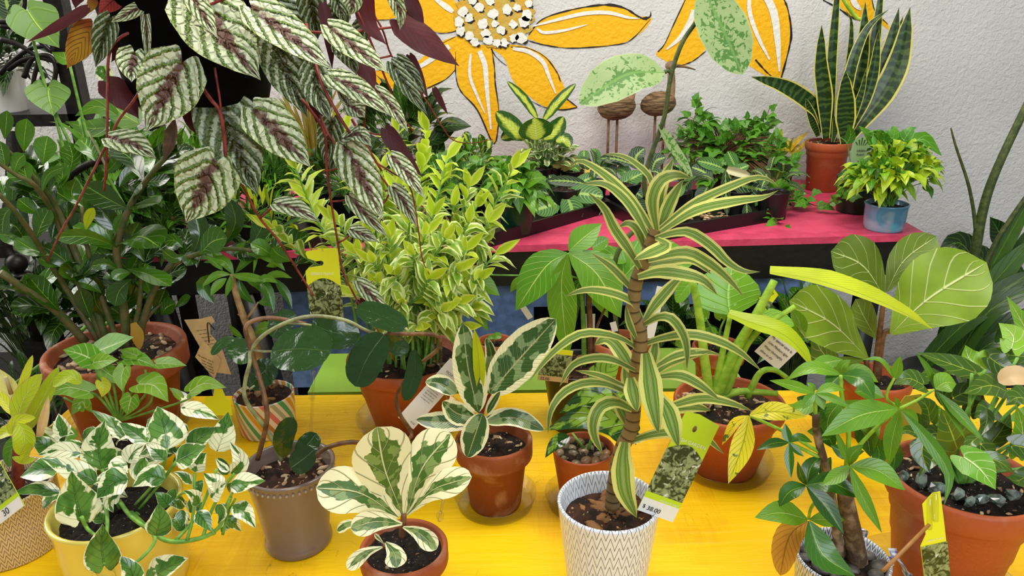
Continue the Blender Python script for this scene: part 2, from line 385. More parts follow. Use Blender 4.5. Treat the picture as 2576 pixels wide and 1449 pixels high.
# ---- leaves
def veins(g, freq, slope=.5, wd=.12):
    """herringbone side veins: 1 on a vein"""
    s = ((g.v-g.a*slope*.5)*freq).frac(); return g.step(abs(s-.5), .5-wd, .5)
def mid(g, w=.06): return g.step(g.a, w, w*.3)
def lm(name, a, b, veinc, midc=None, freq=7, vw=.13, va=.45, rough=.32, trans=.18, slope=.55, bd=.0012, coat=0, midw=.06, edge=None, ew=.06, spec=.5, spot=None):
    a, b = warm(a), warm(b); veinc = warm(veinc) if int(veinc[1:3], 16) < 0x90 else veinc
    g = G(name); c = g.mix(g.rnd, a, b); c = g.mix(g.step(g.noise(16, 3), .35, .7)*.35, c, dark(a, .75))
    if spot: c = g.mix(g.step(g.noise(spot[1], 3), spot[2], spot[2]+.05), c, spot[0])
    vn = veins(g, freq, slope, vw); md = mid(g, midw); c = g.mix(vn*va, c, veinc)
    if edge: c = g.mix(g.step(g.a+(g.noise(30, 2)-.5)*.15, 1-ew*1.5, 1-ew*.6), c, edge)
    c = g.mix(md, c, midc or veinc)
    return g.out(c, rough, spec, trans, 0-vn*.5-md, bd, .8, coat=coat)
L_ZZ = lm('zz_leaf', '#285616', '#3d7822', '#7fb259', freq=6, va=.12, rough=.22, coat=.45, trans=.1)
L_ZZD = lm('zz_leaf_dark', '#16380f', '#245216', '#5c9543', freq=6, va=.12, rough=.2, coat=.5, trans=.08)
g = G('hoya_leaf'); c = g.mix(g.rnd, '#16340a', '#24480f'); c = g.mix(mid(g, .03)*.4, c, '#4f7f2c'); L_HOYA = g.out(c, .2, .5, .03, g.noise(55, 3, dist=.5)+0-mid(g, .04), .003, .8, coat=.6)
L_GREEN = lm('green_leaf', '#357a1c', '#5a9c2e', '#a3d06a', trans=.2); L_GREEND = lm('shaded_deep_green_leaf', '#163f0f', '#2a6216', '#6ea84a', trans=.12, rough=.25, coat=.3)  # the deep green one is darkened to put background shadow in its colour
L_HEART = lm('heart_leaf', '#3c7026', '#4f8636', '#86b65c', freq=4, va=.15, rough=.4, trans=.2)
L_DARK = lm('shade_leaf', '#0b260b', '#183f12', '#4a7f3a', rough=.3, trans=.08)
L_MONEY = lm('money_tree_leaf', '#428420', '#68a634', '#c3e07a', freq=9, va=.35, vw=.1, rough=.33, trans=.2, midw=.05)
L_MONEYD = lm('money_tree_leaf_dark', '#1a5210', '#2c6c1a', '#8cc05a', freq=9, va=.3, vw=.1, rough=.28, trans=.12, midw=.05, coat=.25)
L_MONEYY = lm('yellowing_leaf', '#b8c022', '#d3cf34', '#7f9a1c', freq=9, va=.3, rough=.4, spot=('#55711a', 70, .6))
L_MONEYO = lm('ochre_leaf', '#b98a24', '#c79a30', '#8a6a1c', freq=9, va=.4, rough=.5)
L_FIG = lm('fiddle_leaf', '#537f2a', '#6f9c3e', '#d6e59a', freq=5, va=.85, vw=.07, rough=.42, trans=.22, midw=.05, slope=.75, bd=.003)
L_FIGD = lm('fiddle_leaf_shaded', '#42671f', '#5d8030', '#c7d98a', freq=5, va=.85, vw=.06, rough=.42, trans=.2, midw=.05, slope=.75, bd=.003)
L_SYN = lm('syngonium_leaf', '#4f9a34', '#7cb84c', '#d6eda0', freq=5, va=.55, vw=.12, rough=.36, trans=.2, midw=.09)
L_SYND = lm('syngonium_dark_leaf', '#264d1a', '#3f6a2a', '#8fb46a', freq=5, va=.35, rough=.25, coat=.4, trans=.1)
L_IVY = lm('ivy_leaf', '#33781f', '#559f34', '#9bcf72', freq=4, va=.35, rough=.36, trans=.18)
L_NEON = lm('neon_pothos_leaf', '#6aa824', '#aacf40', '#dcef8a', freq=4, va=.15, rough=.35, trans=.22)
L_LIME = lm('yellow_green_blade', '#9fc62e', '#b9d63a', '#a2c030', freq=22, va=.35, vw=.12, rough=.4, trans=.28, midw=.04)
L_PHIL = lm('philodendron_leaf', '#4a9030', '#6fae44', '#a6d46c', freq=6, va=.3, rough=.32, trans=.15, spot=('#a9cf7c', 55, .66))
L_PALM = lm('palm_leaflet', '#3f8f2a', '#6fbb3e', '#8fd05a', va=.1, trans=.2)
L_CROTON = lm('croton_leaf', '#3a5c1c', '#d0b21c', '#e8d040', va=.4, spot=('#e2c21e', 80, .52))
L_STALK = lm('bird_stalk_leaf', '#1c3f22', '#33602f', '#4f7f45', va=.1, rough=.35, trans=.05)
L_PALE = lm('pale_bract', '#e9e6d6', '#f2efe2', '#ffffff', va=.1, rough=.5, trans=.3)
L_LIMEB = lm('lime_sheath_leaf', '#b9cf3e', '#8fb82e', '#e3e88a', va=.2, rough=.4, trans=.25, edge='#c59a6a', ew=.06)
# cream-edged devil's backbone
g = G('backbone_leaf'); e = g.a+(g.noise(70, 2)-.5)*.7; c = g.mix(g.rnd, '#a6bd34', '#82a42c'); c = g.mix(g.step(e, .5, .62), c, '#e6efa0'); c = g.mix(g.step(g.noise(45, 2), .55, .65)*.7, c, '#6fa032')
L_BACK = g.out(c, .38, .4, .25)
g = G('backbone_bright_leaf'); e = g.a+(g.noise(60, 2)-.5)*.5; c = g.mix(g.step(e, .5, .75), '#c3dc30', '#e2ec6e'); L_BACKB = g.out(c, .4, .4, .35)
# striped dracaena
g = G('striped_dracaena_leaf'); s = g.step((g.a*3.4+g.rnd*.2).tri(), .35, .1); c = g.mix(s*.6, '#789f3a', '#cbdc8a'); c = g.mix(g.step(g.a, .56, .62), c, '#fdfb90'); c = g.mix(g.step(g.a, .06, .03)*.6, c, '#cfdc98')
L_DRAC = g.out(c, .36, .45, .18, (g.a*9).tri(), .0006)
# rex vine
g = G('rex_vine_leaf'); f = (g.v-g.a*.42)*5.6+(g.noise(30, 3)-.5)*.7+(g.noise(220, 3)-.5)*.55; vn = g.step(abs(f.frac()-.5), .27, .47); ve = g.step(g.voro(80, feat='DISTANCE_TO_EDGE'), .2, .0)*.28
md = g.step(g.a+(g.noise(85, 4)-.5)*.75+abs(g.v-.42)*.32, .36, .16); c = g.mix(g.rnd, '#d3dcae', '#e2e8c4'); c = g.mix(vn.max(ve), c, '#6f9234'); c = g.mix(md*.92, c, '#5c2723'); c = g.mix(g.step(g.a, .9, .99)*.8, c, '#b3c468')
L_REX = g.out(c, .4, .45, .15, (1-vn)-ve-md*.3, .006, 1)
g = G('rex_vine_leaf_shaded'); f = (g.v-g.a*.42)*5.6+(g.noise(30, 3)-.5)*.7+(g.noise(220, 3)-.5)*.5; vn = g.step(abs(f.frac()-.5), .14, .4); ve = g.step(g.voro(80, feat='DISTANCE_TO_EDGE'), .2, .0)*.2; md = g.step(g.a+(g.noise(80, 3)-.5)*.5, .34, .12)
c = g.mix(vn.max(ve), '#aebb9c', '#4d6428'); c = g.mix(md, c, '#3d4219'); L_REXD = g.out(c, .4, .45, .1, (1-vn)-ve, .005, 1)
g = G('rex_vine_underside'); L_REXU = g.out(g.mix(veins(g, 8, .8, .1)*.5, g.mix(g.rnd, '#5f1518', '#3d0e12'), '#7a2a28'), .5, .4, .12)
g = G('rex_vine_old_leaf'); c = g.mix(veins(g, 8, .8, .14), g.mix(g.step(g.noise(18, 3)+g.v*.3, .45, .8), '#9a4a1a', '#d09a2a'), '#4a1c10'); L_REXO = g.out(c, .5, .4, .3)
L_REXR = lm('rex_vine_red_leaf', '#7a1f24', '#a03338', '#4a0f14', freq=8, va=.5, rough=.45, trans=.25)
# marbled pothos
g = G('marble_pothos_leaf'); nz = g.noise(26, 4, dist=.7); e = nz+g.a*.2; c = g.mix(g.step(g.noise(38, 3), .4, .6), '#3b6c20', '#5c8c34'); c = g.mix(g.step(e, .635, .66), c, '#eef0c6'); c = g.mix(g.step(g.a, .93, .97)*.9, c, '#f0f2cc')
vn = veins(g, 6, .6, .12); L_NJOY = g.out(c, .28, .5, .14, 0-vn*.5-mid(g), .0016, coat=.3)
# variegated fiddle fig, rubber plant
g = G('cream_fiddle_leaf'); nz = (g.noise(30, 3, dist=.5)-.5)*1.5; vn = veins(g, 4.2, .8, .06).max(mid(g, .06)); e = g.a*1.15+nz+abs(g.v-.55)*.55-.02; c = g.mix(g.step(g.noise(55, 3), .5, .52), '#4a7028', '#7f9a52'); c = g.mix(g.step(e, .62, .65), c, '#f4f0c0'); c = g.mix(vn*.85, c, '#dfe7a6')
L_FIGV = g.out(c, .36, .45, .14, 0-vn, .0025)
g = G('cream_rubber_leaf'); nz = (g.noise(26, 3, dist=.6)-.5)*1.1; e = g.a+nz; c = g.mix(g.step(g.noise(40, 2), .52, .55), '#385a22', '#7d9560'); c = g.mix(g.step(e, .68, .72), c, '#eae5b4'); c = g.mix(mid(g, .05), c, '#b0a878')
L_RUB = g.out(c, .24, .5, .1, veins(g, 20, .4, .2), .001, .5, coat=.3)
# prayer plant
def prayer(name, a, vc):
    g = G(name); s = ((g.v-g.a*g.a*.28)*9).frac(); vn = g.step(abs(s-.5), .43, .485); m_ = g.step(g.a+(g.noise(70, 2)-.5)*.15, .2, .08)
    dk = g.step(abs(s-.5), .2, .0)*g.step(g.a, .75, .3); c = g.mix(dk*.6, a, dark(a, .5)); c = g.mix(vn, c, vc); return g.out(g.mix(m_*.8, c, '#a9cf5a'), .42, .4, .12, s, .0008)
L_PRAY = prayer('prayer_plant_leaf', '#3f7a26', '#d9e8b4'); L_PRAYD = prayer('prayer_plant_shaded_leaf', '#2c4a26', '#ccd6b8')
# satin pothos vine
g = G('satin_leaf'); nz = g.noise(95, 4, dist=1.2)*.75+g.noise(26, 2)*.25; c = g.mix(g.step(nz-g.step(g.a, .35, .0)*.1, .43, .46), '#467822', '#93ab6e'); c = g.mix(mid(g, .09)*.85, c, '#66963c'); c = g.mix(g.step(g.a, .95, .98), c, '#a3b982'); L_SATIN = g.out(c, .5, .4, .12, g.noise(60, 3), .001)
# snake plant
g = G('snake_plant_leaf'); b = g.step((g.v*95+g.noise(45, 3)*9).sin(), -.2, .8); c = g.mix(b*.6, '#17330f', '#4a6629'); c = g.mix(g.step(g.a, .8, .85), c, '#cfc65a'); L_SNAKE = g.out(c, .33, .45, .03)
# peperomia / dieffenbachia / big spotted leaf
g = G('cream_edge_peperomia'); c = g.mix(g.step(g.a+(g.noise(40, 2)-.5)*.7, .55, .62), g.mix(g.rnd, '#567f30', '#7fa048'), '#dfe3b0'); L_PEP = g.out(c, .3, .5, .12, coat=.2)
g = G('dieffenbachia_leaf'); c = g.mix(g.step(g.a+(g.noise(40, 4)-.5)*.9+g.v*.25, .75, .4), '#2c5e14', '#cfe050'); L_DIEF = g.out(g.mix(mid(g, .05), c, '#dbe88a'), .32, .5, .18, veins(g, 9, .6), .001, coat=.2)
g = G('glossy_splash_leaf'); c = g.mix(g.step(g.noise(20, 4, dist=.8)-g.a*.1, .45, .5), '#1e4c0e', '#7da52a'); L_SPLASH = g.out(c, .16, .5, .06, veins(g, 6, .6)*-1, .002, coat=.6)
L_MARG = lm('striped_grass_leaf', '#8a7a3a', '#6f8a3c', '#d3c48a', va=.6, freq=2, midw=.3, midc='#b9a468')
def stemm(name, a, b, sc=60): 
    g = G(name); return g.out(g.mix(g.step(g.noise(sc, 3), .35, .65), a, b), .5, .4, 0, g.noise(sc*2, 3), .001)
T_GREEN = stemm('green_stem', '#5a8f34', '#7fae48'); T_DARK = stemm('dark_stem', '#3a4a22', '#56612f'); T_RED = stemm('red_vine_stem', '#6f2420', '#963f34'); T_BROWN = stemm('brown_stem', '#5a3d28', '#7d5a3c')
T_TAN = stemm('woody_stem', '#8a6a44', '#c0a070', 40); T_ZZ = stemm('zz_stem', '#4a5a2a', '#6b5f3a'); T_LIME = stemm('lime_petiole', '#7fae2a', '#a3c840'); T_PALE = stemm('pale_hoya_stem', '#9aa070', '#7a7a56')
g = G('dracaena_cane'); b = ((g.v*75).frac()); T_CANE = g.out(g.mix(g.step(b, .7, .95), '#8a7248', '#4a3822'), .6, .3, 0, b, .002)
g = G('money_tree_bark'); T_BARK = g.out(g.mix(g.step(g.noise(60, 5), .4, .62), '#5a4632', '#9a8468'), .8, .3, 0, g.noise(90, 5), .004)
# ---- tags, paint
def flat(name, c, rough=.5, trans=0): return G(name).out(c, rough, .4, trans)
M_TAGY = flat('tag_yellow_green', '#f2f530', .35); M_TAGG = flat('tag_lime', '#c6e22a', .35); M_TAGW = flat('tag_white', '#efede6', .5); M_KRAFT = simple('kraft_tag', '#e2bd85', .7, nz=30, amt=.1); M_INK = flat('ink', '#2b2a2c', .7); M_INKW = flat('white_print', '#f4f6ea', .5)
g = G('leaf_print'); pc = g.mix(g.step(g.noise(90, 5, dist=1.5), .42, .58), '#2c3c16', '#9aa672'); pc = g.mix(g.step(g.noise(60, 3, dist=2), .62, .68), pc, '#dfe3d0'); M_PRINT = g.out(pc, .4)
P_YEL = flat('mural_yellow', '#fbbc02', .6); P_BLK = flat('mural_black', '#1b130c', .6); P_WHT = flat('mural_white', '#f1efe4', .6)
g = G('mural_ochre'); P_OCH = g.out(g.mix(g.step(g.noise(40, 4), .4, .6), '#d9a528', '#c9ae4c'), .6)
def bumped(mt):
    nt = mt.node_tree; b = nt.nodes.new('ShaderNodeBump'); n = nt.nodes.new('ShaderNodeTexNoise'); tc = nt.nodes.new('ShaderNodeTexCoord'); n.inputs['Scale'].default_value = 60; n.inputs['Detail'].default_value = 4
    nt.links.new(tc.outputs['Object'], n.inputs['Vector']); nt.links.new(n.outputs[0], b.inputs['Height']); b.inputs['Distance'].default_value = .006; b.inputs['Strength'].default_value = .7
    nt.links.new(b.outputs[0], nt.nodes['Principled BSDF'].inputs['Normal'])
for mt in (P_YEL, P_WHT, P_OCH): bumped(mt)
# ---------------- room ----------------
WY = 2.62
o = obj('wall_back', MB().box((-3.2, WY, 0), (3.6, WY+.12, 3.2)), M_WALL, loc=(0, WY, 0), kind='structure')
o = obj('floor', MB().box((-3.2, -1.5, -.06), (3.6, WY, 0)), M_FLOOR, loc=(0, 0, 0), kind='structure')
# ---------------- tables, bench, cabinet ----------------
def table(name, label, quad, z, th, mat, legm):
    """quad = four top corners in plan"""
    c = sum((V(q) for q in [(a[0], a[1], 0) for a in quad]), V())/4; t = thing(name, label, 'table', (c.x, c.y, 0)); mb = MB()
    top = [V((x, y, z)) for x, y in quad]; bot = [V((x, y, z-th)) for x, y in quad]
    mb.poly(top); mb.poly(bot[::-1])
    for i in range(4): j = (i+1) % 4; mb.poly([bot[i], bot[j], top[j], top[i]])
    obj('tabletop', mb, mat, t)
    for x, y in quad:
        x += .05*(1 if x < c.x else -1); y += .05*(1 if y < c.y else -1)
        obj('leg', MB().box((x-.022, y-.022, 0), (x+.022, y+.022, z-th)), legm, t)
    return t
table('yellow_table', 'bright yellow painted plant table covered with potted plants in front', [(-.93, .2), (1.25, .2), (1.25, 1.385), (-.93, 1.42)], .75, .03, M_YELLOW, M_BLACK)
table('green_table', 'pale green painted table behind the yellow one, mostly hidden by pots', [(-.445, 1.425), (.5, 1.412), (.5, 1.62), (-.445, 1.62)], .75, .025, M_GREENT, M_BLACK)
# bench: pink slab on a black frame
BZ = .95
t = thing('plant_bench', 'pink-topped bench on a black wooden frame along the back wall', 'bench', (0, 2.15, 0))
fl, fr, br, bl = V((-1.15, 1.795, 0)), V((1.095, 1.868, 0)), V((1.125, 2.58, 0)), V((-1.15, 2.58, 0))
mb = MB(); top = [p+V((0, 0, BZ)) for p in (fl, fr, br, bl)]; bot = [p+V((0, 0, BZ-.018)) for p in (fl, fr, br, bl)]
mb.poly(top); mb.poly(bot[::-1])
for i in range(4): j = (i+1) % 4; mb.poly([bot[i], bot[j], top[j], top[i]])
obj('benchtop', mb, M_PINK, t)
def rail(a, b, z0, z1, th):
    d = (b-a).normalized(); n = V((-d.y, d.x, 0))*th; mb = MB(); q = [a, b, b+n, a+n]
    mb.poly([p+V((0, 0, z1)) for p in q]); mb.poly([p+V((0, 0, z0)) for p in q][::-1])
    for i in range(4): j = (i+1) % 4; mb.poly([q[i]+V((0, 0, z0)), q[j]+V((0, 0, z0)), q[j]+V((0, 0, z1)), q[i]+V((0, 0, z1))])
    return mb
e = V((0, .012, 0))
obj('apron', rail(fl+e, fr+e+V((-.02, 0, 0)), BZ-.115, BZ-.018, .02), M_BLACK, t)
obj('apron', rail(fr+e+V((-.02, .02, 0)), br+V((-.02, -.01, 0)), BZ-.115, BZ-.018, .02), M_BLACK, t)
for x, y, lean in ((-.95, 1.83, .1), (-.71, 1.83, .1), (.98, 1.89, 0), (-1.0, 2.5, 0), (1.03, 2.5, 0)):
    mb = MB(); w_ = .03
    mb.tube([(x+lean, y+.02, 0), (x, y+.02, BZ-.1)], .036, .036, 4); obj('leg', mb, M_BLACK, t)
# blue cabinet under the bench
t = thing('blue_cabinet', 'blue painted open cabinet standing under the pink bench', 'cabinet', (0, 2.1, 0)); y0 = 1.93
obj('top_rail', MB().box((-.64, y0, .74), (.86, y0+.03, .835)), M_BLUE, t)
obj('front_panel', MB().box((-.64, y0+.001, .5), (.06, y0+.03, .74)), M_BLUE, t)
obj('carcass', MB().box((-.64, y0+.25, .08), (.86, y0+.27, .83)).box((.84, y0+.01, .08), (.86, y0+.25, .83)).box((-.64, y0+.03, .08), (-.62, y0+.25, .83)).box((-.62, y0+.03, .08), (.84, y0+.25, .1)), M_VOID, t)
# ---------------- painted flowers on the wall ----------------
def wp(x, y, k=1): p = atY(x, y, WY); p.y = WY-.0012*k; return p
def pts(s): return [tuple(float(q) for q in p.split(',')) for p in s.split()]
def smoothpoly(s, n=5):
    p = [V((x, y, 0)) for x, y in pts(s)]; return [(q.x, q.y) for q in catmull(p, n)]
def blade(s, k, mb):
    """closed painted area"""
    P = smoothpoly(s); mb.poly([wp(x, y, k) for x, y in P])
def stroke(s, w0, w1, k, mb, dash=False, wm=None):
    P = [V((x, y, 0)) for x, y in smoothpoly(s)]; rows = []; n = len(P)
    for i, p in enumerate(P):
        T = (P[min(i+1, n-1)]-P[max(i-1, 0)]).normalized(); N = V((-T.y, T.x, 0)); f = i/(n-1)
        w_ = w0+(w1-w0)*f
        if wm: w_ = w0*(1-f)**2+wm*2*f*(1-f)*2*.75+w1*f*f
        if dash: w_ *= RNG.uniform(.5, 1.5)
        rows.append([wp(*(p+N*w_/2).xy, k), wp(*(p-N*w_/2).xy, k)])
    mb.grid(rows, [[(0, 0), (1, 0)]]*n)
def mural(label, petals, black, white, cen, heart=None):
    t = thing('painted_flower', label, 'mural', wp(*cen)); 
    for i_, s in enumerate(petals): mb = MB(); blade(s, .6+.12*i_, mb); obj('petal', mb, P_YEL, t)
    for s, a, b in black: mb = MB(); stroke(s, a, b, 2, mb, True); obj('outline', mb, P_BLK, t)
    for r in white: mb = MB(); stroke(r[0], r[1], r[2], 3, mb, wm=r[3] if len(r) > 3 else None); obj('highlight', mb, P_WHT, t)
    if heart:
        mb = MB(); rg = random.Random(3); n = 60
        mb.poly([wp(heart[0]+(heart[2]+rg.uniform(-9, 9))*cos(2*pi*i/n), heart[1]+(heart[3]+rg.uniform(-9, 9))*sin(2*pi*i/n), 4) for i in range(n)][::-1]); h = obj('flower_centre', mb, P_OCH, t)
        dots = pts('1155,55 1180,90 1165,30 1205,18 1215,60 1195,105 1240,35 1262,75 1275,25 1228,100 1250,108 1290,60 1300,20 1318,55 1292,95 1268,108 1188,0 1232,2 1330,10 1310,95 1285,-8 1255,-25 1210,-30 1180,45 1158,78 1245,60 1222,85 1310,-20 1165,-15 1325,38')
        for x, y in dots:
            r = rg.uniform(9, 15); m_ = 14
            mb = MB(); mk = MB(); mk.poly([wp(x+4+(r*.9+rg.uniform(-5, 4))*cos(2*pi*i/m_), y+6+(r*.8+rg.uniform(-5, 3))*sin(2*pi*i/m_), 5) for i in range(m_)][::-1])
            mb.poly([wp(x+(r+rg.uniform(-3, 3))*cos(2*pi*i/m_), y+(r+rg.uniform(-3, 3))*sin(2*pi*i/m_), 6) for i in range(m_)][::-1])
            obj('black_dab', mk, P_BLK, h); obj('white_dab', mb, P_WHT, h)
mural('painted yellow flower with white dotted centre on the wall, left of the two', [
 '1322,100 1365,48 1440,22 1520,14 1570,22 1605,40 1638,44 1625,70 1590,98 1552,112 1500,120 1440,121 1380,116 1335,100 1322,100',
 '1232,120 1275,112 1325,118 1370,140 1398,172 1420,220 1428,248 1452,270 1415,275 1370,268 1335,245 1300,215 1285,190 1275,160 1262,140 1232,120',
 '1150,90 1200,110 1235,118 1243,150 1246,200 1255,270 1250,340 1242,362 1232,345 1200,275 1160,230 1150,190 1148,120 1150,90',
 '1168,86 1120,100 1095,118 1030,165 950,170 930,195 960,215 1020,228 1080,222 1120,200 1146,175 1152,150 1168,120 1168,86',
 '1170,70 1130,82 1090,78 1060,55 1040,35 980,48 940,50 900,30 905,-40 1010,-60 1080,-40 1130,-10 1165,30 1170,70'],
 [('1330,88 1365,48 1440,24 1520,12 1570,20 1610,44 1628,46', 2, 7), ('1628,46 1636,40 1637,28', 5, 1), ('1322,100 1370,113 1440,121 1552,112 1590,98 1636,48', 2.5, 2), ('1285,118 1325,120 1370,142 1400,180 1410,205', 1.5, 2.5), ('1236,122 1246,140 1262,156 1275,165', 3, 1), ('1237,122 1244,170 1246,210 1255,280 1250,345 1243,362', 2.5, 3), ('1452,269 1425,248', 2, 3), ('1338,255 1370,270 1415,276 1452,270', 2, 3),
  ('1146,130 1147,190 1160,230 1200,275 1232,345 1240,362', 2, 3), ('1146,175 1120,200 1075,222', 1.5, 2.5), ('1045,42 1090,80 1130,82 1160,72', 1.5, 2), ('1100,115 1146,92', 2, 1), ('935,50 985,50', 2, 1.5), ('1140,-20 1172,28', 1.5, 1.5)],
 [('1340,66 1400,50 1470,34 1530,32 1580,44 1610,46', 3, 1, 12), ('1350,72 1370,82 1420,76 1476,62', 5, 2, 8), ('1290,122 1330,130 1365,155 1380,190 1398,235', 8, 3, 11), ('1206,128 1220,165 1225,225 1235,325', 12, 4, 11), ('1184,135 1182,190 1200,240 1220,285', 5, 2, 8), ('1130,116 1105,135 1060,165 1020,180', 14, 6, 10), ('1092,-5 1120,15 1140,30', 6, 9, 14), ('940,175 975,170 1000,178', 6, 4, 9)], (1250, 120), (1247, 35, 100, 78))
mural('painted yellow flower petals on the wall, behind the silvery vine', [
 '1730,-20 1695,60 1672,110 1650,135 1668,150 1700,166 1720,166 1760,140 1800,90 1830,40 1850,-20 1730,-20',
 '1838,-30 1843,20 1855,90 1870,150 1900,175 1935,195 1962,205 1972,170 1985,110 1992,60 1980,20 1970,-10 1950,-40 1900,-45 1838,-30'],
 [('1728,-10 1695,60 1672,110 1655,130', 2, 3), ('1702,167 1740,155 1776,128', 3, 2), ('1968,-10 1982,25 1990,80 1985,120 1968,185 1962,203', 4, 5), ('1900,150 1925,178 1945,196', 4, 2), ('1838,-20 1842,5', 3, 3)],
 [('1745,25 1735,55 1710,95 1675,125', 12, 3, 12), ('1885,-20 1885,30 1905,90 1935,150', 7, 4, 11), ('1920,-20 1945,30 1955,100 1960,180', 16, 4, 18)], (1800, 60))
mural('painted yellow petal tips on the wall behind the snake plant', [
 '2060,-30 2110,15 2140,40 2180,52 2215,60 2235,75 2230,55 2200,30 2190,-10 2170,-40 2060,-30'],
 [('2070,0 2110,22 2145,45 2180,53', 3, 4), ('2192,-5 2202,30 2232,60', 2, 2)], [('2140,-15 2150,10 2165,25', 12, 5, 14)], (2140, 20))
# ---------------- pots ----------------
def potgeo(rx, ry, rw, by=None, ratio=.7, z0=.75, h=None):
    """rim centre and width in the photo; height solved from the foot's front"""
    if h is None:
        h = .03
        while h < .5:
            c = atZ(rx, ry, z0+h); R = rw/2*depth(c)/F
            if proj(c-V((0, R*ratio, h)))[1] >= by: break
            h += .003
    c = atZ(rx, ry, z0+h); R = rw/2*depth(c)/F
    return V((c.x, c.y, z0)), R, h
def pot(root, style, R, h, ratio, mat, soilm=None, sd=.18, soilname='soil', inner=None):
    c = ORG[root.name]; r = R*ratio; s = h*(1-sd); k = R*.09
    if style == 'clay':
        b = h*.74; rb = r+(R*.9-r)*(b/h); p = [(0, 0), (r*.97, 0), (r, .003), (rb, b), (R*.985, b), (R, b+.003), (R, h*.97), (R-.002, h), (R-k, h), (R-k-.002, h*.97), (R*.8, s-.01)]
    elif style == 'ridge':
        f = lambda z: r+(R*.93-r)*(z/h)
        p = [(0, 0), (r*.97, 0), (r, .003), (f(h*.52), h*.52), (f(h*.53)+.0015, h*.535), (f(h*.7), h*.7), (f(h*.72)+.003, h*.725), (f(h*.8)+.002, h*.8), (R*.95, h*.83), (R*.985, h*.85), (R, h*.9), (R, h*.975), (R-.002, h), (R-k*.7, h), (R-k*.8, h*.97), (R*.8, s-.01)]
    elif style == 'bead':
        p = [(0, 0), (r*1.04, 0), (r*1.08, .004), (r*1.06, h*.09), (r, h*.12), (r+(R*.93-r)*.5, h*.5), (R*.93, h*.86), (R*.96, h*.94), (R, h*.975), (R, h*.99), (R-.003, h), (R-k, h*.99), (R-k*1.2, h*.94), (R*.78, s-.01)]
    elif style == 'bulge':
        p = [(0, 0), (r*.96, 0), (r, .004), (r*1.06, h*.2), (r+(R*.97-r)*.75, h*.6), (R*.95, h*.85), (R*.985, h*.95), (R, h*.98), (R-.003, h), (R-k*.8, h*.99), (R-k, h*.95), (R*.8, s-.01)]
    else:
        p = [(0, 0), (r*.97, 0), (r, .004), (r+(R*.99-r)*.5, h*.5), (R*.99, h*.965), (R, h*.985), (R-.002, h), (R-k*.6, h), (R-k*.8, h*.97), (R*.82, s-.01)]
    obj('pot', MB().lathe(p, c), [mat], root)
    if soilm:
        mb = MB(); rg = random.Random(int(R*1e5)); rows = []; uvs = []; rr = R*(.9 if style != 'clay' else .89); ri = r+(R-r)*(s/h); rr = min(rr, ri*.99 if style != 'clay' else ri*.95)
        for i in range(9):
            q = rr*i/8; rows.append([c+V((q*cos(2*pi*j/28), q*sin(2*pi*j/28), s+(rg.uniform(-.004, .004) if i < 8 else 0)+.006*(1-(i/8)**2))) for j in range(28)]); uvs.append([(j/28, i/8) for j in range(28)])
        mb.grid(rows, uvs, closed=True); obj(soilname, mb, soilm, root)
    return c+V((0, 0, s)), rr if soilm else R*.85
def chips(root, c, R, n, size, mat, name='bark_chips', seed=1, flatk=.35, sel=None):
    rg = random.Random(seed); mb = MB()
    for i in range(n):
        q = R*sqrt(rg.random())*.92; a = rg.uniform(0, 2*pi); s = size*rg.uniform(.5, 1.3)
        rot = Matrix.Rotation(rg.uniform(0, 6.28), 3, 'Z') @ Matrix.Rotation(rg.uniform(-.5, .5), 3, 'X')
        mb.blob(c+V((q*cos(a), q*sin(a), .004)), (s, s*rg.uniform(.25, .6), s*flatk), 7, 4, rg.random(), 0, rot, .25, rg)
    return obj(name, mb, mat, root, kind='stuff')
def stones(root, c, R, n, size, mat, name='pebble', seed=1, el=.75, lim=100, zl=2):
    rg = random.Random(seed); pl = []; k = 0
    while len(pl) < n and k < 4000:
        k += 1; q = R*sqrt(rg.random())*.9; a = rg.uniform(0, 2*pi); p = V((q*cos(a), q*sin(a), 0))
        if all((p-o_).length > size*1.35 for o_ in pl): pl.append(p)
    for p in pl:
        s = size*rg.uniform(.75, 1.15); obj(name, MB().blob(c+p+V((0, 0, s*.4)), (s, s*rg.uniform(.65, .9), s*el), 12, 8, rg.random(), 0, Matrix.Rotation(rg.uniform(0, 6.3), 3, 'Z'), .04, rg), mat, root)
def saucer(cx, cy, z, R, label, hgt=.02):
    c = V((cx, cy, z)); p = [(0, .0015), (R*.86, .0015), (R*.9, .003), (R*.97, hgt), (R, hgt+.001), (R, hgt-.0005), (R*.975, hgt-.002), (R*.91, .0), (0, .0003)]
    o = obj('plant_saucer', MB().lathe(p, c, 56), M_CLEAR, loc=c); return tag(o, label, 'saucer', 'clear saucers under pots')
POT = {}
def planter(key, name, label, geo, style, ratio, mat, soilm=None, cat='plant', group=None, **kw):
    base, R, h = geo; t = thing(name, label, cat, base, group); sc, sr = pot(t, style, R, h, ratio, mat, soilm, **kw)
    POT[key] = (t, base, R, h, sc, sr); return t, base.y, sc, sr
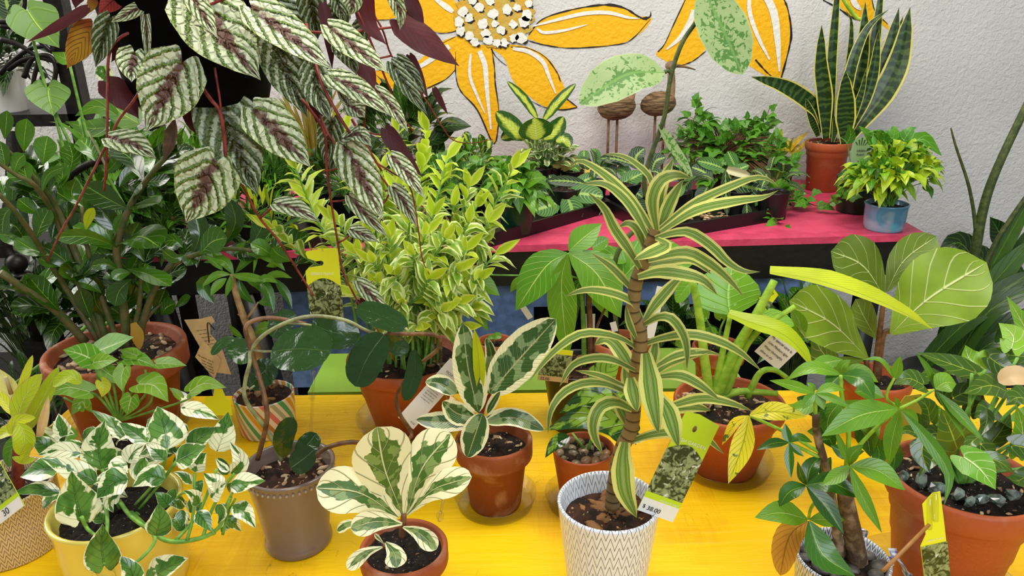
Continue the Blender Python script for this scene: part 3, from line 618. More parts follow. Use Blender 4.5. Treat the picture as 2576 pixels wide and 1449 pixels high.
# ---------------- plants on the yellow table, front rows ----------------
# striped dracaena in the white chevron pot
t, Y, sc, sr = planter('A', 'striped_dracaena', 'tall cream-striped dracaena in the white chevron-patterned pot, front centre', potgeo(1531, 1256, 258, h=.165, ratio=.74), 'plain', .74, M_CHEV, M_BARK, 'plant', soilname='soil')
chips(t, sc, sr, 22, .016, M_CHIP, seed=5)
pstems(t, '''1540,1275 1545,1225 1560,1140 1588,1075 1596,1000 1600,940 1611,866 1608,819 1592,791 1597,730 1606,690 1622,655 1642,598 1653,575 10 7''', Y, T_CANE, 'cane', seg=10)
pleaves(t, '''
1655,570 1660,480 1694,397 34 10 .03 .05
1652,578 1642,505 1662,455 1700,440 1741,448 36 -10 -.01 -.03
1660,575 1685,510 1718,452 32 25 .01 .02
1660,575 1740,515 1840,468 1900,447 1935,452 1962,474 22 0 0 .02
1660,585 1750,530 1850,507 1920,497 1959,478 27 -20 -.01 -.05
1648,600 1690,587 1735,585 1790,620 1830,660 1870,682 1914,684 27 0 -.02 -.06
1650,575 1640,460 1600,412 1560,391 1512,388 16 20 .04 .06
1645,590 1615,540 1570,485 1510,432 1460,405 1430,420 25 15 .01 .02
1632,602 1605,550 1570,500 1520,463 1462,463 24 10 0 .0
1610,675 1580,625 1545,575 1520,525 1479,484 28 0 -.02 -.03
1622,625 1605,580 1580,562 1555,572 24 0 .02 .03
1652,600 1676,616 1640,636 1594,654 36 0 -.03 -.07
1625,668 1680,655 1740,652 1790,690 27 20 .02 .05
1630,655 1720,634 1780,660 1830,700 1870,745 29 0 -.01 -.03
1605,697 1660,684 1720,690 1770,705 1805,742 34 10 -.03 -.06
1617,805 1595,765 1555,742 1500,730 1460,732 1421,746 21 10 0 -.02
1598,738 1570,705 1535,670 1488,637 20 0 .01 .03
1622,805 1650,765 1700,708 1730,688 30 10 .02 .04
1622,815 1658,797 1690,802 1718,840 1728,880 1728,929 25 0 -.01 -.04
1600,850 1582,810 1574,768 17 0 -.02 -.02
1614,868 1660,852 1730,841 1800,855 1860,885 1918,935 25 10 0 -.03
1608,880 1570,855 1520,840 1462,840 1410,870 1365,915 1330,962 21 10 0 -.03
1600,945 1570,900 1545,865 1520,853 1496,868 38 20 .02 .04
1598,932 1540,905 1490,902 1440,920 1407,973 22 10 -.01 -.03
1572,985 1520,965 1465,965 1415,990 1385,1035 1378,1092 23 0 -.02 -.05
1570,970 1510,945 1448,932 15 0 .03 .05
1625,888 1634,950 1642,1010 1657,1092 54 0 -.05 -.09
1586,950 1592,985 1603,1036 42 0 -.04 -.07
1645,925 1700,895 1760,885 1815,892 21 0 .02 .06
1648,940 1690,910 1740,893 1790,882 24 20 .03 .05
1655,948 1710,945 1755,965 1812,1007 27 0 -.01 -.03
1660,1030 1760,1003 1830,1012 1893,1034 26 0 0 -.02
1660,1030 1735,1022 1788,1032 32 20 .02 .04
1656,995 1682,1040 1707,1125 48 0 -.05 -.08
1590,1030 1550,1012 1512,1022 1493,1060 1496,1100 1517,1143 33 0 -.02 -.05
1578,1070 1562,1030 1540,985 30 0 .02 .04
1585,1110 1640,1093 1700,1086 1760,1090 1822,1143 27 10 .0 -.01
1572,1112 1566,1160 1572,1235 1602,1303 54 0 -.04 -.06
1650,855 1644,900 1640,940 27 0 .01 .0
1597,1000 1580,960 1572,905 34 20 .03 .05
1612,900 1600,860 1585,800 22 0 .03 .03''', Y, L_DRAC, shape='strap', wk=1.12, fold=.12, nv=16, nu=4)

# cream fiddle-leaf fig
t, Y, sc, sr = planter('B', 'variegated_fiddle_fig', 'cream and green variegated fiddle-leaf fig in the small terracotta pot', potgeo(1015, 1372, 222, h=.1), 'clay', .66, M_CLAY, M_SOILD, sd=.1)
stones(t, sc, sr, 26, .0035, M_PEB, 'perlite', 4, .7)
pstems(t, '''1012,1350 1014,1320 1016,1292 5 4
966,1392 967,1368 2 2
1016,1340 1014,1325 2.5 2''', Y, T_BROWN)
pleaves(t, '''
1013,1295 968,1180 948,1074 156 0 0 -.01
1024,1290 1062,1178 1134,1090 118 0 .02 .06
1002,1301 905,1240 795,1228 124 -20 -.01 -.03
1024,1295 1090,1232 1187,1200 66 -15 -.01 -.03
1012,1318 945,1312 882,1330 62 -25 -.03 -.05
1014,1326 1055,1342 1098,1382 50 0 -.02 -.05
970,1364 992,1392 998,1428 58 0 -.04 -.06
962,1376 918,1392 874,1432 38 10 -.03 -.06
920,1325 880,1318 848,1335 28 0 .03 .03
966,1368 950,1352 942,1343 12 0 -.02 -.02''', Y, L_FIGV, shape='fiddle', fold=.1, nv=16, nu=6, wave=.05)

# hoya
t, Y, sc, sr = planter('C', 'hoya_vine', 'round-leaved dark green hoya vine in the taupe beaded-rim pot', potgeo(726, 1165, 228, 1412, .72), 'bead', .7, M_TAUPE, M_BARK)
c0, R0, h0 = POT['C'][1:4]; mb = MB()
for i in range(46): a = 2*pi*i/46; mb.blob(c0+V((R0*.955*cos(a), R0*.955*sin(a), h0*.9)), .0026, 6, 4)
obj('bead_rim', mb, simple('bead_glaze', '#a8988e', .2, coat=.5), t); chips(t, sc, sr, 40, .008, M_CHIPP, seed=8)
pstems(t, '''648,1155 665,1090,-.01 672,1040,-.02 660,975,-.01 640,910,0 625,860,0 618,825,0 640,806,.01 690,800,.02 770,815,.02 4 3.2
790,1152 820,1127 885,1112 960,1120,.05 1035,1098,.12 1005,1040,.12 1000,990,.12 1040,930,.1 1100,880,.08 1106,850,.07 1080,841,.06 1020,840,.04 975,838,.03 3.6 3''', Y, T_BROWN, 'vine')
pstems(t, '''708,1158 680,1095 620,1010,-.01 617,960,-.01 628,915,-.01 632,880,0 670,838,0 740,804,0 800,795,.01 870,806,.01 915,828,.02 960,845,.03 3.4 2.4
632,880 660,884 684,884 2 1.6
720,812 760,815 784,818 2 1.6
1020,825 1030,838 2 1.5
628,980 640,970 2 1.5''', Y, T_PALE, 'young_vine')
pleaves(t, '''
683,884 757,878 834,884 116 0 -.03 -.05
782,815 845,838 905,838 84 10 .03 .05
966,842 925,900 893,972 92 0 -.01 -.03
1024,824 970,800 897,772 64 -10 .02 .04
634,905 608,890 585,850 62 0 .02 .04
626,975 655,945 690,908 70 10 .01 .03
590,850 560,862 532,893 24 0 .02 .0
790,1132 762,1156 731,1178 64 0 -.04 -.05
752,1148 775,1118 797,1090 54 0 -.01 .02
713,1150 714,1100 738,1050 54 0 -.01 .0
685,848 708,815 738,783 58 0 .07 .1
1043,880 1042,940 1018,1008 44 20 .09 .07
972,838 1000,870 1030,880 50 20 .05 .06''', Y, L_HOYA, shape='round', fold=.06, nv=14, nu=6, wave=.03)

# marbled pothos
t, Y, sc, sr = planter('D', 'marbled_pothos', 'white and green marbled pothos trailing from the lemon-yellow pot', potgeo(290, 1262, 315, h=.135), 'bulge', .86, M_LEMON, M_SOILD)
c0, R0, h0 = POT['D'][1:4]; mb = MB()      # raised bow on the pot's front
def onpot(a, z, o=.002): r = R0*(.86+.11*min(1, z/h0/.6)*.9)+o; return c0+V((r*sin(a), -r*cos(a), z))
for pl in ([(-.02, .092), (.05, .105), (.2, .118), (.3, .125)], [(.3, .125), (.31, .1), (.25, .09), (.33, .082), (.31, .07)], [(-.05, .095), (.05, .088), (.12, .078), (.31, .07)], [(.31, .07), (.2, .064), (.12, .055)], [(.08, .098), (.0, .09), (.06, .084), (.1, .094)]):
    mb.tube([onpot(a, z*h0/.135) for a, z in pl], .0016, .0012, 5, smooth_n=4)
obj('raised_bow', mb, M_LEMON, t)
pstems(t, '''330,1290 380,1335,-.06 430,1362,-.08 510,1352,-.07 555,1320,-.06 580,1250,-.05 3.5 2.5
440,1362,-.08 500,1290,-.05 545,1180,-.03 2.5 2
510,1352,-.07 530,1290,-.05 560,1230,-.04 590,1190,-.03 2.5 2
470,1360,-.08 485,1300,-.06 490,1190,-.04 2.2 1.8
262,1255 270,1310,-.08 262,1420,-.13 3 2
300,1260 330,1300,-.07 390,1350,-.09 360,1400,-.11 320,1425,-.12 3 2
340,1290 400,1330 385,1347,-.09 2.5 2
205,1300,-.1 220,1330,-.1 245,1350,-.12 2.5 2
420,1290 460,1240 500,1260 2 1.5
550,1330,-.06 570,1270,-.05 585,1240,-.05 2.2 1.6
560,1345,-.06 575,1290,-.05 592,1255,-.05 2.2 1.6
540,1345,-.07 520,1310,-.06 2 1.5
421,1130 400,1200 340,1270 2.4 2
256,1180 280,1230 300,1280 2.4 2
443,1162 400,1220 350,1280 2.4 2''', Y, T_GREEN, 'vine')
pleaves(t, '''
256,1182 248,1120 264,1056 86 0 .0 .02
204,1141 150,1132 95,1145 42 -20 -.01 -.02
242,1213 175,1178 102,1152 56 -15 -.03 -.04
150,1180 100,1182 50,1200 54 10 -.02 -.02
150,1240 95,1228 29,1243 34 -10 -.03 -.04
203,1300 188,1240 180,1183 110 0 -.08 -.07 heart
322,1205 285,1215 243,1254 64 0 -.05 -.07
415,1205 375,1198 332,1225 50 0 -.05 -.06
320,1168 300,1175 288,1204 50 0 -.03 -.05
322,1164 335,1138 365,1118 44 0 -.03 -.02
421,1130 415,1080 395,1022 100 0 .02 .05
372,1112 335,1085 300,1063 46 0 .0 .02
320,1108 278,1065 228,1030 36 10 .04 .06
443,1162 480,1142 520,1120 54 0 -.03 -.03
415,1158 395,1138 366,1117 36 0 -.02 -.01
472,1128 505,1100 545,1075 52 10 .0 .0
546,1136 562,1090 574,1036 64 10 .0 .02
582,1192 606,1160 578,1110 42 0 -.03 -.02
490,1187 500,1160 520,1138 46 0 -.03 -.02
580,1224 620,1213 668,1210 46 -10 -.05 -.05
562,1227 530,1205 512,1190 42 0 -.05 -.05
585,1272 615,1288 643,1329 46 0 -.06 -.08
502,1267 485,1245 462,1234 36 0 -.05 -.06
530,1252 550,1230 570,1213 42 0 -.06 -.06
495,1288 515,1310 531,1337 42 0 -.07 -.08
392,1348 402,1310 398,1267 64 0 -.1 -.09
455,1283 458,1305 456,1327 30 0 -.06 -.07
482,1217 460,1195 436,1187 24 0 -.04 -.04
262,1422 255,1370 258,1317 88 0 -.13 -.12 heart
365,1462 420,1428 474,1404 64 0 -.11 -.12
340,1475 328,1432 301,1397 56 0 -.13 -.12
264,1312 243,1290 260,1268 36 0 -.06 -.05
424,1274 410,1255 390,1238 36 0 -.06 -.06
574,1187 555,1170 542,1153 20 0 -.03 -.02
207,1120 175,1114 152,1112 18 0 .03 .03
455,1026 495,1032 552,1056 40 0 .06 .05
365,1150 345,1185 360,1215 40 20 -.02 -.04
300,1240 275,1262 285,1290 34 10 -.05 -.06
440,1230 430,1255 445,1280 26 10 -.05 -.06
545,1270 560,1292 548,1318 26 20 -.06 -.07
238,1150 228,1190 250,1225 34 20 .01 -.02
470,1090 450,1075 425,1062 30 10 .05 .05''', Y, L_NJOY, shape='ovate', wk=1.12, fold=.16, nv=12, nu=5, wave=.06)

f_ = MB(); rg = random.Random(15)
for k in range(46):
    x, y = (rg.uniform(130, 450), rg.uniform(1080, 1260)) if k < 30 else (rg.uniform(440, 600), rg.uniform(1180, 1340))
    p = atY(x, y, Y+rg.uniform(.0, .07)-(y-1170)*.0005); d = V((rg.uniform(-1, 1), rg.uniform(-1, .3), rg.uniform(-.3, .7))).normalized(); l = rg.uniform(.03, .055) if k < 30 else rg.uniform(.02, .03)
    leaf(f_, [p, p+d*l*.5+V((0, 0, .004)), p+d*l-V((0, 0, l*.15))], l*.62, V((rg.uniform(-.3, .3), -.6, .9)), 'ovate', .16, .06, 3, 8, rnd=rg.random(), rg=rg)
obj('foliage', f_, L_NJOY, t)
# limey aglaonema in herringbone pot
t, Y, sc, sr = planter('E', 'lime_philodendron', 'yellow-green plant with pink leaf edges in the beige herringbone pot, left corner', potgeo(-8, 1218, 258, 1448, .97), 'plain', .97, M_HERR, M_SOIL)
pstems(t, '''45,1250 45,1150 48,1060 9 6
48,1090 60,1050 4 3''', Y, T_RED)
pleaves(t, '''
45,1000 62,950 82,893 24 20 .02 .04
42,1065 58,1005 106,940 52 -10 -.02 .0
60,1090 115,990 148,922 46 10 .03 .05
205,964 172,946 132,972 34 0 .04 .03
35,1045 12,1010 -12,985 32 0 .0 .02
55,1080 20,1085 -8,1102 32 10 -.02 -.03
48,1065 62,1105 48,1145 62 0 -.04 -.05
78,1115 66,1140 52,1165 24 0 -.05 -.05
90,1155 60,1160 30,1150 20 0 -.04 -.05
30,1100 40,1060 90,1050 30 0 -.03 -.02''', Y, L_LIMEB, shape='ellip', fold=.3, nv=10, nu=4)
pleaves(t, '''195,1096 150,1092 92,1132 44 0 .06 .03
58,1100 30,1130 20,1175 40 20 .04 .03''', Y, L_PHIL, shape='ellip')
pleaves(t, '''95,1112 110,1050 122,995 26 20 .0 .02''', Y, M_KRAFT, 'dry_sheath', shape='strap', fold=.5)

# cream rubber plant
t, Y, sc, sr = planter('F', 'variegated_rubber_plant', 'cream-edged rubber plant in the weathered terracotta pot, table centre', potgeo(1242, 1100, 195, 1300, .68), 'clay', .68, M_CLAYW, M_SOIL)
chips(t, sc, sr, 30, .006, M_CHIPP, seed=3)
saucer(POT['F'][1].x, POT['F'][1].y, .7505, .068, 'clear plastic saucer under the weathered terracotta rubber plant pot')
pstems(t, '''1212,1110 1211,1050 1207,975 6 4
1212,1040 1222,1010 1235,988 3 2.5''', Y, T_RED)
pleaves(t, '''
1233,990 1305,905 1398,802 112 0 -.01 .0
1204,1038 1178,930 1164,814 84 10 -.02 .0
1148,990 1110,966 1070,960 46 0 .02 .03
1200,1060 1110,1062 1046,1056 54 0 .0 .0
1195,1050 1150,1040 1113,1010 60 -20 -.03 -.04
1214,1040 1196,1092 1176,1151 70 0 -.05 -.07
1222,1062 1290,1050 1369,1082 48 0 -.02 -.03
1222,1052 1270,1040 1318,1042 28 0 .03 .05
1226,1040 1242,1010 1258,985 26 0 -.02 -.02
1214,965 1236,900 1224,848 34 0 .03 .04
1150,1075 1100,1085 1060,1110 26 0 .02 .02''', Y, L_RUB, shape='ellip', fold=.22, nv=14, nu=5)
pleaves(t, '1208,982 1204,900 1193,826 32 0 -.01 -.01', Y, L_LIME, 'new_leaf', shape='strap', fold=.5)

# pebble-topped pot
t, Y, sc, sr = planter('G', 'glossy_pothos', 'glossy splashed-green leaves over pebbles in a small plain clay pot', potgeo(1468, 1125, 158, h=.105), 'plain', .7, M_CLAYO, M_SOIL, sd=.12)
stones(t, sc, sr, 16, .0105, M_PEB, 'pebble', 6, .75)
saucer(POT['G'][1].x, POT['G'][1].y, .7505, .062, 'clear saucer under the pebble-topped clay pot behind the chevron pot')
pstems(t, '''1480,1130 1500,1080 1540,1060 3 2.5
1470,1130 1440,1090 3 2''', Y, T_GREEN)
pleaves(t, '''
1610,1080 1490,1046 1370,1082 84 -25 -.02 -.03
1432,1098 1398,1115 1371,1152 36 0 -.02 -.04
1585,985 1490,1000 1405,1040 80 -10 .03 .02
1492,975 1525,935 1560,900 76 10 .05 .06
1525,1075 1580,1098 1632,1105 52 0 -.03 -.03
1545,1060 1590,1085 1600,1120 40 10 -.02 -.03''', Y, L_SPLASH, shape='ovate', fold=.2, nv=12, nu=5)
# long lime blades
t, Y, sc, sr = planter('H', 'lime_philodendron_clump', 'thick lime-stalked plant with long yellow-green blades in a terracotta pot, right of centre', potgeo(1835, 1005, 275, 1215, .6), 'ridge', .6, M_CLAYO, M_SOIL, sd=.12)
chips(t, sc, sr, 40, .008, M_CHIPP, seed=14)
saucer(POT['H'][1].x, POT['H'][1].y, .7505, .085, 'clear plastic saucer under the terracotta pot of thick lime stalks')
mb = MB(); rg = random.Random(9)
for i in range(90): mb.blob(sc+V((-sr*.75, -sr*.15, .006))+V((rg.gauss(0, .016), rg.gauss(0, .012), rg.uniform(0, .018))), rg.uniform(.002, .005), 5, 4, rg.random(), 0, None, .3, rg)
obj('dry_moss', mb, M_CHIPP, t)
pstems(t, '''1785,1000 1772,900 1760,800 1742,700 9 6
1800,1000 1840,900 1895,805 1948,706 11 6
1822,1000 1862,900 1905,835 2000,770 7 4
1880,1000 1910,940 1945,930 1980,950 6 4
1800,1005 1860,985 1955,990 8 5
1795,1000 1815,900 1838,790 7 4
1830,1000 1850,880 1890,850 5 4''', Y, T_LIME, 'petiole', seg=10)
pleaves(t, '''
1936,684 2060,706 2180,745 2280,790 2348,830 44 -40 -.02 -.1
1832,790 1890,812 1960,836 2010,875 2045,927 44 -30 -.03 -.1''', Y, L_LIME, 'long_leaf', shape='strap', fold=.25, nv=18)
pleaves(t, '''
1836,792 1832,735 1842,672 166 0 .05 .08
1900,788 1950,798 1998,820 38 0 .06 .04
2003,858 2012,815 1992,778 40 0 .06 .05
1745,705 1730,720 1700,760 40 20 .05 .06
1960,870 1985,850 1990,815 26 0 .05 .05
1700,870 1720,850 1700,820 40 0 .07 .07''', Y, L_PHIL, shape='ellip', nv=12)

# money tree, front right
t, Y, sc, sr = planter('I', 'money_tree', 'money tree with palmate leaves in the blue and white chevron pot, front right', potgeo(2120, 1397, 228, h=.12), 'plain', .8, M_CHEVB, M_SOIL, sd=.12)
stones(t, sc, sr, 14, .0125, M_STONE, 'stone', 11, .5)
pstems(t, '''2160,1440 2150,1370 2136,1300 2126,1240 2128,1180 13 8
2112,1400 2100,1300 2080,1190 2056,1095 2052,1040 6 4''', Y, T_BARK, 'trunk', seg=12)
pstems(t, '''2056,1110 2052,1050 2050,988 3 2
2128,1190 2135,1080 2118,1000 2115,945 3 2
2060,1150 2020,1130 1985,1114 2.5 2
2065,1140 1980,1090 1888,1046 2.5 2
2085,1200 2050,1240 2030,1222 2.2 1.8
2090,1230 2045,1270 2033,1306 2.2 1.8
2128,1200 2132,1180 2138,1171 2.2 1.8
2130,1160 2190,1090 2262,1028 2.6 2
2262,1028 2310,1005 2350,980 1.8 1.4
2270,1030 2230,1000 2250,950 2.2 1.6''', Y, T_LIME, 'petiole')
mk = [L_MONEY, L_MONEYD, L_MONEYY, L_MONEYO, L_PALE]
pleaves(t, '''
2029,1220 2014,1195 2006,1160 18 0 -.02 -.02 m1
2029,1220 2040,1175 2066,1146 44 0 -.02 .0 m1
2029,1220 2095,1215 2166,1253 48 0 -.03 -.05 m1
2029,1222 2075,1270 2123,1344 44 0 -.03 -.06 m1
2027,1221 1985,1238 1960,1275 44 0 -.02 -.03 m1
2031,1306 1965,1290 1898,1302 58 0 -.03 -.04
2035,1310 2070,1395 2152,1450 68 0 -.06 -.1 m1
2036,1307 2090,1305 2138,1292 40 10 -.01 .0
2138,1171 2118,1125 2101,1080 20 0 -.03 -.02
2138,1170 2142,1145 2172,1118 34 0 -.03 -.03
2140,1172 2210,1185 2278,1234 52 0 -.04 -.06
2139,1174 2165,1240 2219,1341 32 0 -.05 -.08
2136,1172 2110,1195 2066,1222 38 0 -.04 -.05
1985,1113 1978,1090 1975,1065 24 0 -.02 -.01 m1
1984,1113 1945,1115 1903,1132 24 0 -.02 -.03 m1
1985,1115 1985,1155 1990,1203 24 0 -.02 -.04 m1
1987,1115 2000,1130 2023,1149 16 0 -.02 -.03 m1
1986,1112 2010,1100 2044,1113 20 0 -.02 -.02 m1
2115,942 2040,925 1977,956 32 0 .02 .02
2114,944 2095,962 2080,980 44 0 .02 .0 m1
2117,943 2165,955 2200,1003 46 0 .02 -.02 m1
2117,941 2165,935 2210,962 34 0 .04 .03
2115,941 2120,920 2140,905 26 0 .04 .04
2050,988 1990,970 1935,957 26 0 -.01 -.02
2052,988 2090,975 2127,981 24 0 -.01 -.01
2052,990 2100,1005 2140,1028 20 0 -.02 -.04
2051,991 2065,1010 2073,1032 24 0 -.02 -.03
2049,990 2035,1005 2020,1030 26 0 -.02 -.03
2048,987 2040,970 2030,962 16 0 .0 .01
2258,1028 2165,1045 2066,1098 68 -10 -.02 -.04
2268,1034 2315,1085 2365,1150 2388,1200 2375,1272 34 0 -.03 -.08
2262,1026 2256,1010 2252,998 14 0 -.01 -.01
2264,1032 2245,1100 2235,1176 44 10 -.02 -.03
2270,1030 2295,1045 2310,1075 20 10 -.02 -.02
2352,980 2335,930 2303,886 17 0 -.01 -.0
2353,978 2380,962 2406,966 52 0 -.02 -.02
2355,986 2395,1045 2430,1108 16 0 -.02 -.04
2358,986 2420,1050 2476,1112 26 0 -.02 -.05
2250,955 2258,925 2265,895 28 0 .0 .0
2252,955 2215,905 2165,905 12 0 .0 .01
2045,1060 2075,1085 2100,1130 46 20 .03 .02 m1
2150,1065 2180,1100 2190,1150 50 20 .02 .01 m1
2175,1090 2210,1130 2205,1190 40 20 .02 .0 m1
2090,1120 2130,1140 2175,1135 34 20 .01 .0 m1
2060,1030 2100,1050 2120,1080 40 10 .03 .03 m1
2005,1000 2040,1020 2060,1055 44 10 .04 .04 m1
2090,1150 2075,1185 2090,1225 30 10 .01 .0 m1
2115,1010 2085,1050 2080,1100 54 10 .03 .02
2120,1010 2160,1040 2180,1090 56 10 .03 .01
2060,1010 2010,1030 1975,1020 36 10 .03 .03
2150,985 2190,985 2225,1000 40 10 .04 .03
2215,1060 2190,1090 2195,1140 44 10 .02 .01
2100,1080 2060,1090 2030,1085 40 10 .03 .03
2220,1100 2250,1140 2245,1190 42 10 .01 .0 m1
2120,905 2070,915 2030,935 36 10 .06 .05''', Y, mk, 'leaflet', shape='lance', wk=1.1, fold=.2, nv=12, nu=4)
pleaves(t, '''
1886,1044 1950,1035 2031,1048 50 0 -.01 -.02
1884,1046 1868,1120 1832,1217 60 0 -.03 -.06
1884,1046 1850,1065 1816,1120 26 20 -.02 -.02''', Y, L_MONEYY, 'yellow_leaflet', shape='lance', nv=12)
pleaves(t, '2032,1310 1985,1350 1963,1448 74 10 -.02 -.05', Y, L_MONEYO, 'ochre_leaflet', shape='ellip', nv=12)

# syngonium in the big pot
t, Y, sc, sr = planter('J', 'syngonium', 'bushy syngonium with glass chunks in the large terracotta pot, right edge', potgeo(2425, 1194, 355, h=.2), 'ridge', .62, M_CLAYO, M_SOILD, sd=.1)
saucer(POT['J'][1].x, POT['J'][1].y, .7505, .115, 'clear saucer under the large terracotta pot at the right edge')
rg = random.Random(4)
for x, y, s in ((2268, 1190, 15), (2318, 1208, 17), (2358, 1228, 20), (2412, 1244, 17), (2468, 1256, 16), (2508, 1256, 19), (2548, 1244, 17), (2440, 1262, 13), (2330, 1180, 11)):
    p = atZ(x, y, sc.z+.014); d = p-sc; d.z = 0
    if d.length > sr*.86: p = sc+d*(sr*.86/d.length)+V((0, 0, .01))
    r = s*1.15*depth(p)/F; mb = MB(); mb.blob(p, (r, r*.8, r*.75), 6, 4, rg.random(), 0, Matrix.Rotation(rg.uniform(0, 6), 3, V((rg.random(), 1, .3)).normalized()), .22, rg); mb.sm = [False]*len(mb.sm)
    obj('glass_chunk', mb, M_GLASS, t)
chips(t, sc, sr, 50, .005, M_CHIPP, seed=24)
pstems(t, '''2420,1215 2405,1150 2395,1080 2.6 2
2425,1215 2440,1150 2490,1060 2540,980 3 2
2430,1215 2470,1170 2530,1125 2600,1100 3 2
2432,1215 2490,1190 2600,1175 3 2
2415,1215 2395,1150 2350,1100 2.6 2
2420,1215 2430,1120 2445,940 2.6 2
2436,1215 2440,1190 2430,1155 3 2
2425,1215 2460,1100 2510,1000 2.6 2
2428,1215 2500,1080 2580,1000 2.6 2
2422,1215 2410,1100 2480,930 2.6 2
2410,1215 2375,1150 2330,1115 2.4 2
2440,1215 2520,1150 2576,1080 2590,1000 3 2
2425,1215 2480,1050 2560,900 2.6 2''', Y, T_GREEN, 'petiole')
pleaves(t, '''
2455,938 2390,915 2306,886 50 0 .02 .03
2482,932 2440,905 2428,868 78 10 .03 .04 ovate m1
2590,898 2530,892 2470,880 44 0 .03 .04
2545,876 2548,845 2512,812 72 0 .03 .05 m1
2592,850 2562,795 2532,744 44 0 .05 .06 m1
2535,985 2490,970 2422,990 66 -10 -.01 -.03 ovate
2482,1028 2482,1062 2468,1096 40 0 -.02 -.04 ovate
2322,968 2285,952 2248,968 54 0 .0 .0
2368,952 2340,945 2306,962 42 0 .03 .02
2322,1112 2320,1145 2338,1190 64 0 -.05 -.07 heart
2408,1128 2392,1085 2368,1028 108 0 -.03 -.03
2425,1150 2465,1180 2505,1232 84 0 -.06 -.1 m1
2312,1092 2278,1083 2256,1096 32 0 -.02 -.03
2560,1145 2572,1085 2556,1018 60 0 -.03 -.03 m1
2495,1112 2520,1080 2542,1038 66 0 -.01 .0
2600,1010 2560,1000 2530,1020 70 0 -.01 -.02
2440,1040 2450,1000 2430,960 60 0 .03 .03
2340,1060 2330,1020 2300,1000 52 0 .02 .02
2380,1010 2370,980 2380,940 44 0 .03 .04
2590,1190 2560,1210 2530,1200 46 0 -.05 -.06
2480,1150 2520,1165 2550,1190 40 0 -.05 -.06
2360,1150 2340,1160 2310,1200 40 0 -.04 -.06
2570,960 2540,920 2500,910 60 10 .02 .04
2460,1100 2440,1120 2450,1160 40 0 -.04 -.06
2560,1060 2590,1040 2610,1000 60 10 .02 .02 m1
2400,1000 2440,985 2470,1010 56 20 .02 .01
2330,1090 2300,1060 2275,1040 46 20 .02 .02
2520,1060 2490,1040 2450,1050 60 20 .0 -.01
2550,1120 2590,1130 2610,1150 60 0 -.04 -.05
2440,1080 2420,1060 2390,1070 50 20 .04 .03 m1
2490,900 2520,920 2560,930 60 10 .03 .02
2380,1100 2350,1090 2320,1110 50 10 .0 -.01
2590,930 2570,890 2600,860 60 10 .04 .05 m1
2470,1120 2500,1150 2540,1150 50 0 -.03 -.04
2420,960 2400,930 2370,940 46 10 .04 .04
2350,1030 2370,1060 2360,1100 44 10 .03 .02 m1''', Y, [L_SYND, L_SYN], shape='arrow', fold=.18, nv=12, nu=5, wave=.05)
pleaves(t, '2512,962 2550,945 2605,955 52 0 -.02 -.03', Y, simple('tan_leaf', '#c9a978', .5), 'faded_leaf', shape='ellip')

# fiddle-leaf fig behind
t, Y, sc, sr = planter('K', 'fiddle_leaf_fig', 'large-leaved fiddle-leaf fig in a terracotta pot behind the money tree', potgeo(2205, 945, 168, h=.12), 'ridge', .65, M_CLAYO, M_SOIL)
pstems(t, '''2205,960 2212,890 2222,840 2242,832 8 5
2203,960 2208,880 2216,810 2225,745 6 4
2190,960 2180,915 2183,900 5 4''', Y, T_BROWN)
pleaves(t, '''
2242,840 2335,752 2482,660 212 0 -.03 -.06
2183,902 2095,815 1985,757 134 0 .0 -.03
2120,935 2068,885 2045,838 76 20 .02 .02
2172,905 2130,915 2100,940 44 0 .0 -.02''', Y, L_FIG, shape='obov', fold=.08, nv=18, nu=7, wave=.07)
pleaves(t, '''
2225,746 2170,668 2090,632 122 0 .0 .0
2230,735 2275,655 2356,594 96 10 .05 .1
2205,852 2175,800 2152,752 66 10 .04 .05
2212,742 2190,725 2158,714 38 0 .05 .06''', Y, L_FIGD, shape='obov', fold=.1, nv=16, nu=7, wave=.06)
# ---------------- plants on the yellow table's back rows ----------------
# devil's backbone bush
t, Y, sc, sr = planter('L', 'devils_backbone', 'dense yellow-green leafy bush in the large orange terracotta pot behind the rubber plant', potgeo(1020, 890, 295, 1105, .6), 'ridge', .6, M_CLAYO, M_BARK, sd=.12)
saucer(POT['L'][1].x, POT['L'][1].y, .7505, .105, 'clear saucer under the big orange pot of the yellow-green bush')
chips(t, sc, sr, 40, .008, M_CHIPP, seed=31)
rg = random.Random(5); sm = MB(); fm = MB()
ends = '''1076,330,.1 1000,330,.14 1125,400,.05 1289,425,.02 1180,470,.04 870,330,.12 745,425,-.02 775,500,.02 690,575,.03 850,560,-.03 900,640,-.06 940,540,-.02 1000,480,.04 1050,520,.0 1110,460,.06 1230,560,0 1245,640,-.02 1180,560,-.04 1120,600,-.09 1205,700,-.06 1190,770,-.08 950,710,-.1 1040,640,-.1 1080,700,-.12 1150,680,-.1 980,600,-.08 1010,760,-.12 1110,780,-.13 900,740,-.06 920,480,.06 1060,420,.08 1140,520,.02 960,430,.1 1220,610,.03 1000,690,-.1 1070,590,-.06 1150,760,-.12 930,590,-.05 1090,540,-.02 1030,560,-.04 1170,630,-.08 940,660,-.1 1200,520,.02 1050,820,-.12 1160,820,-.1 985,810,-.11'''
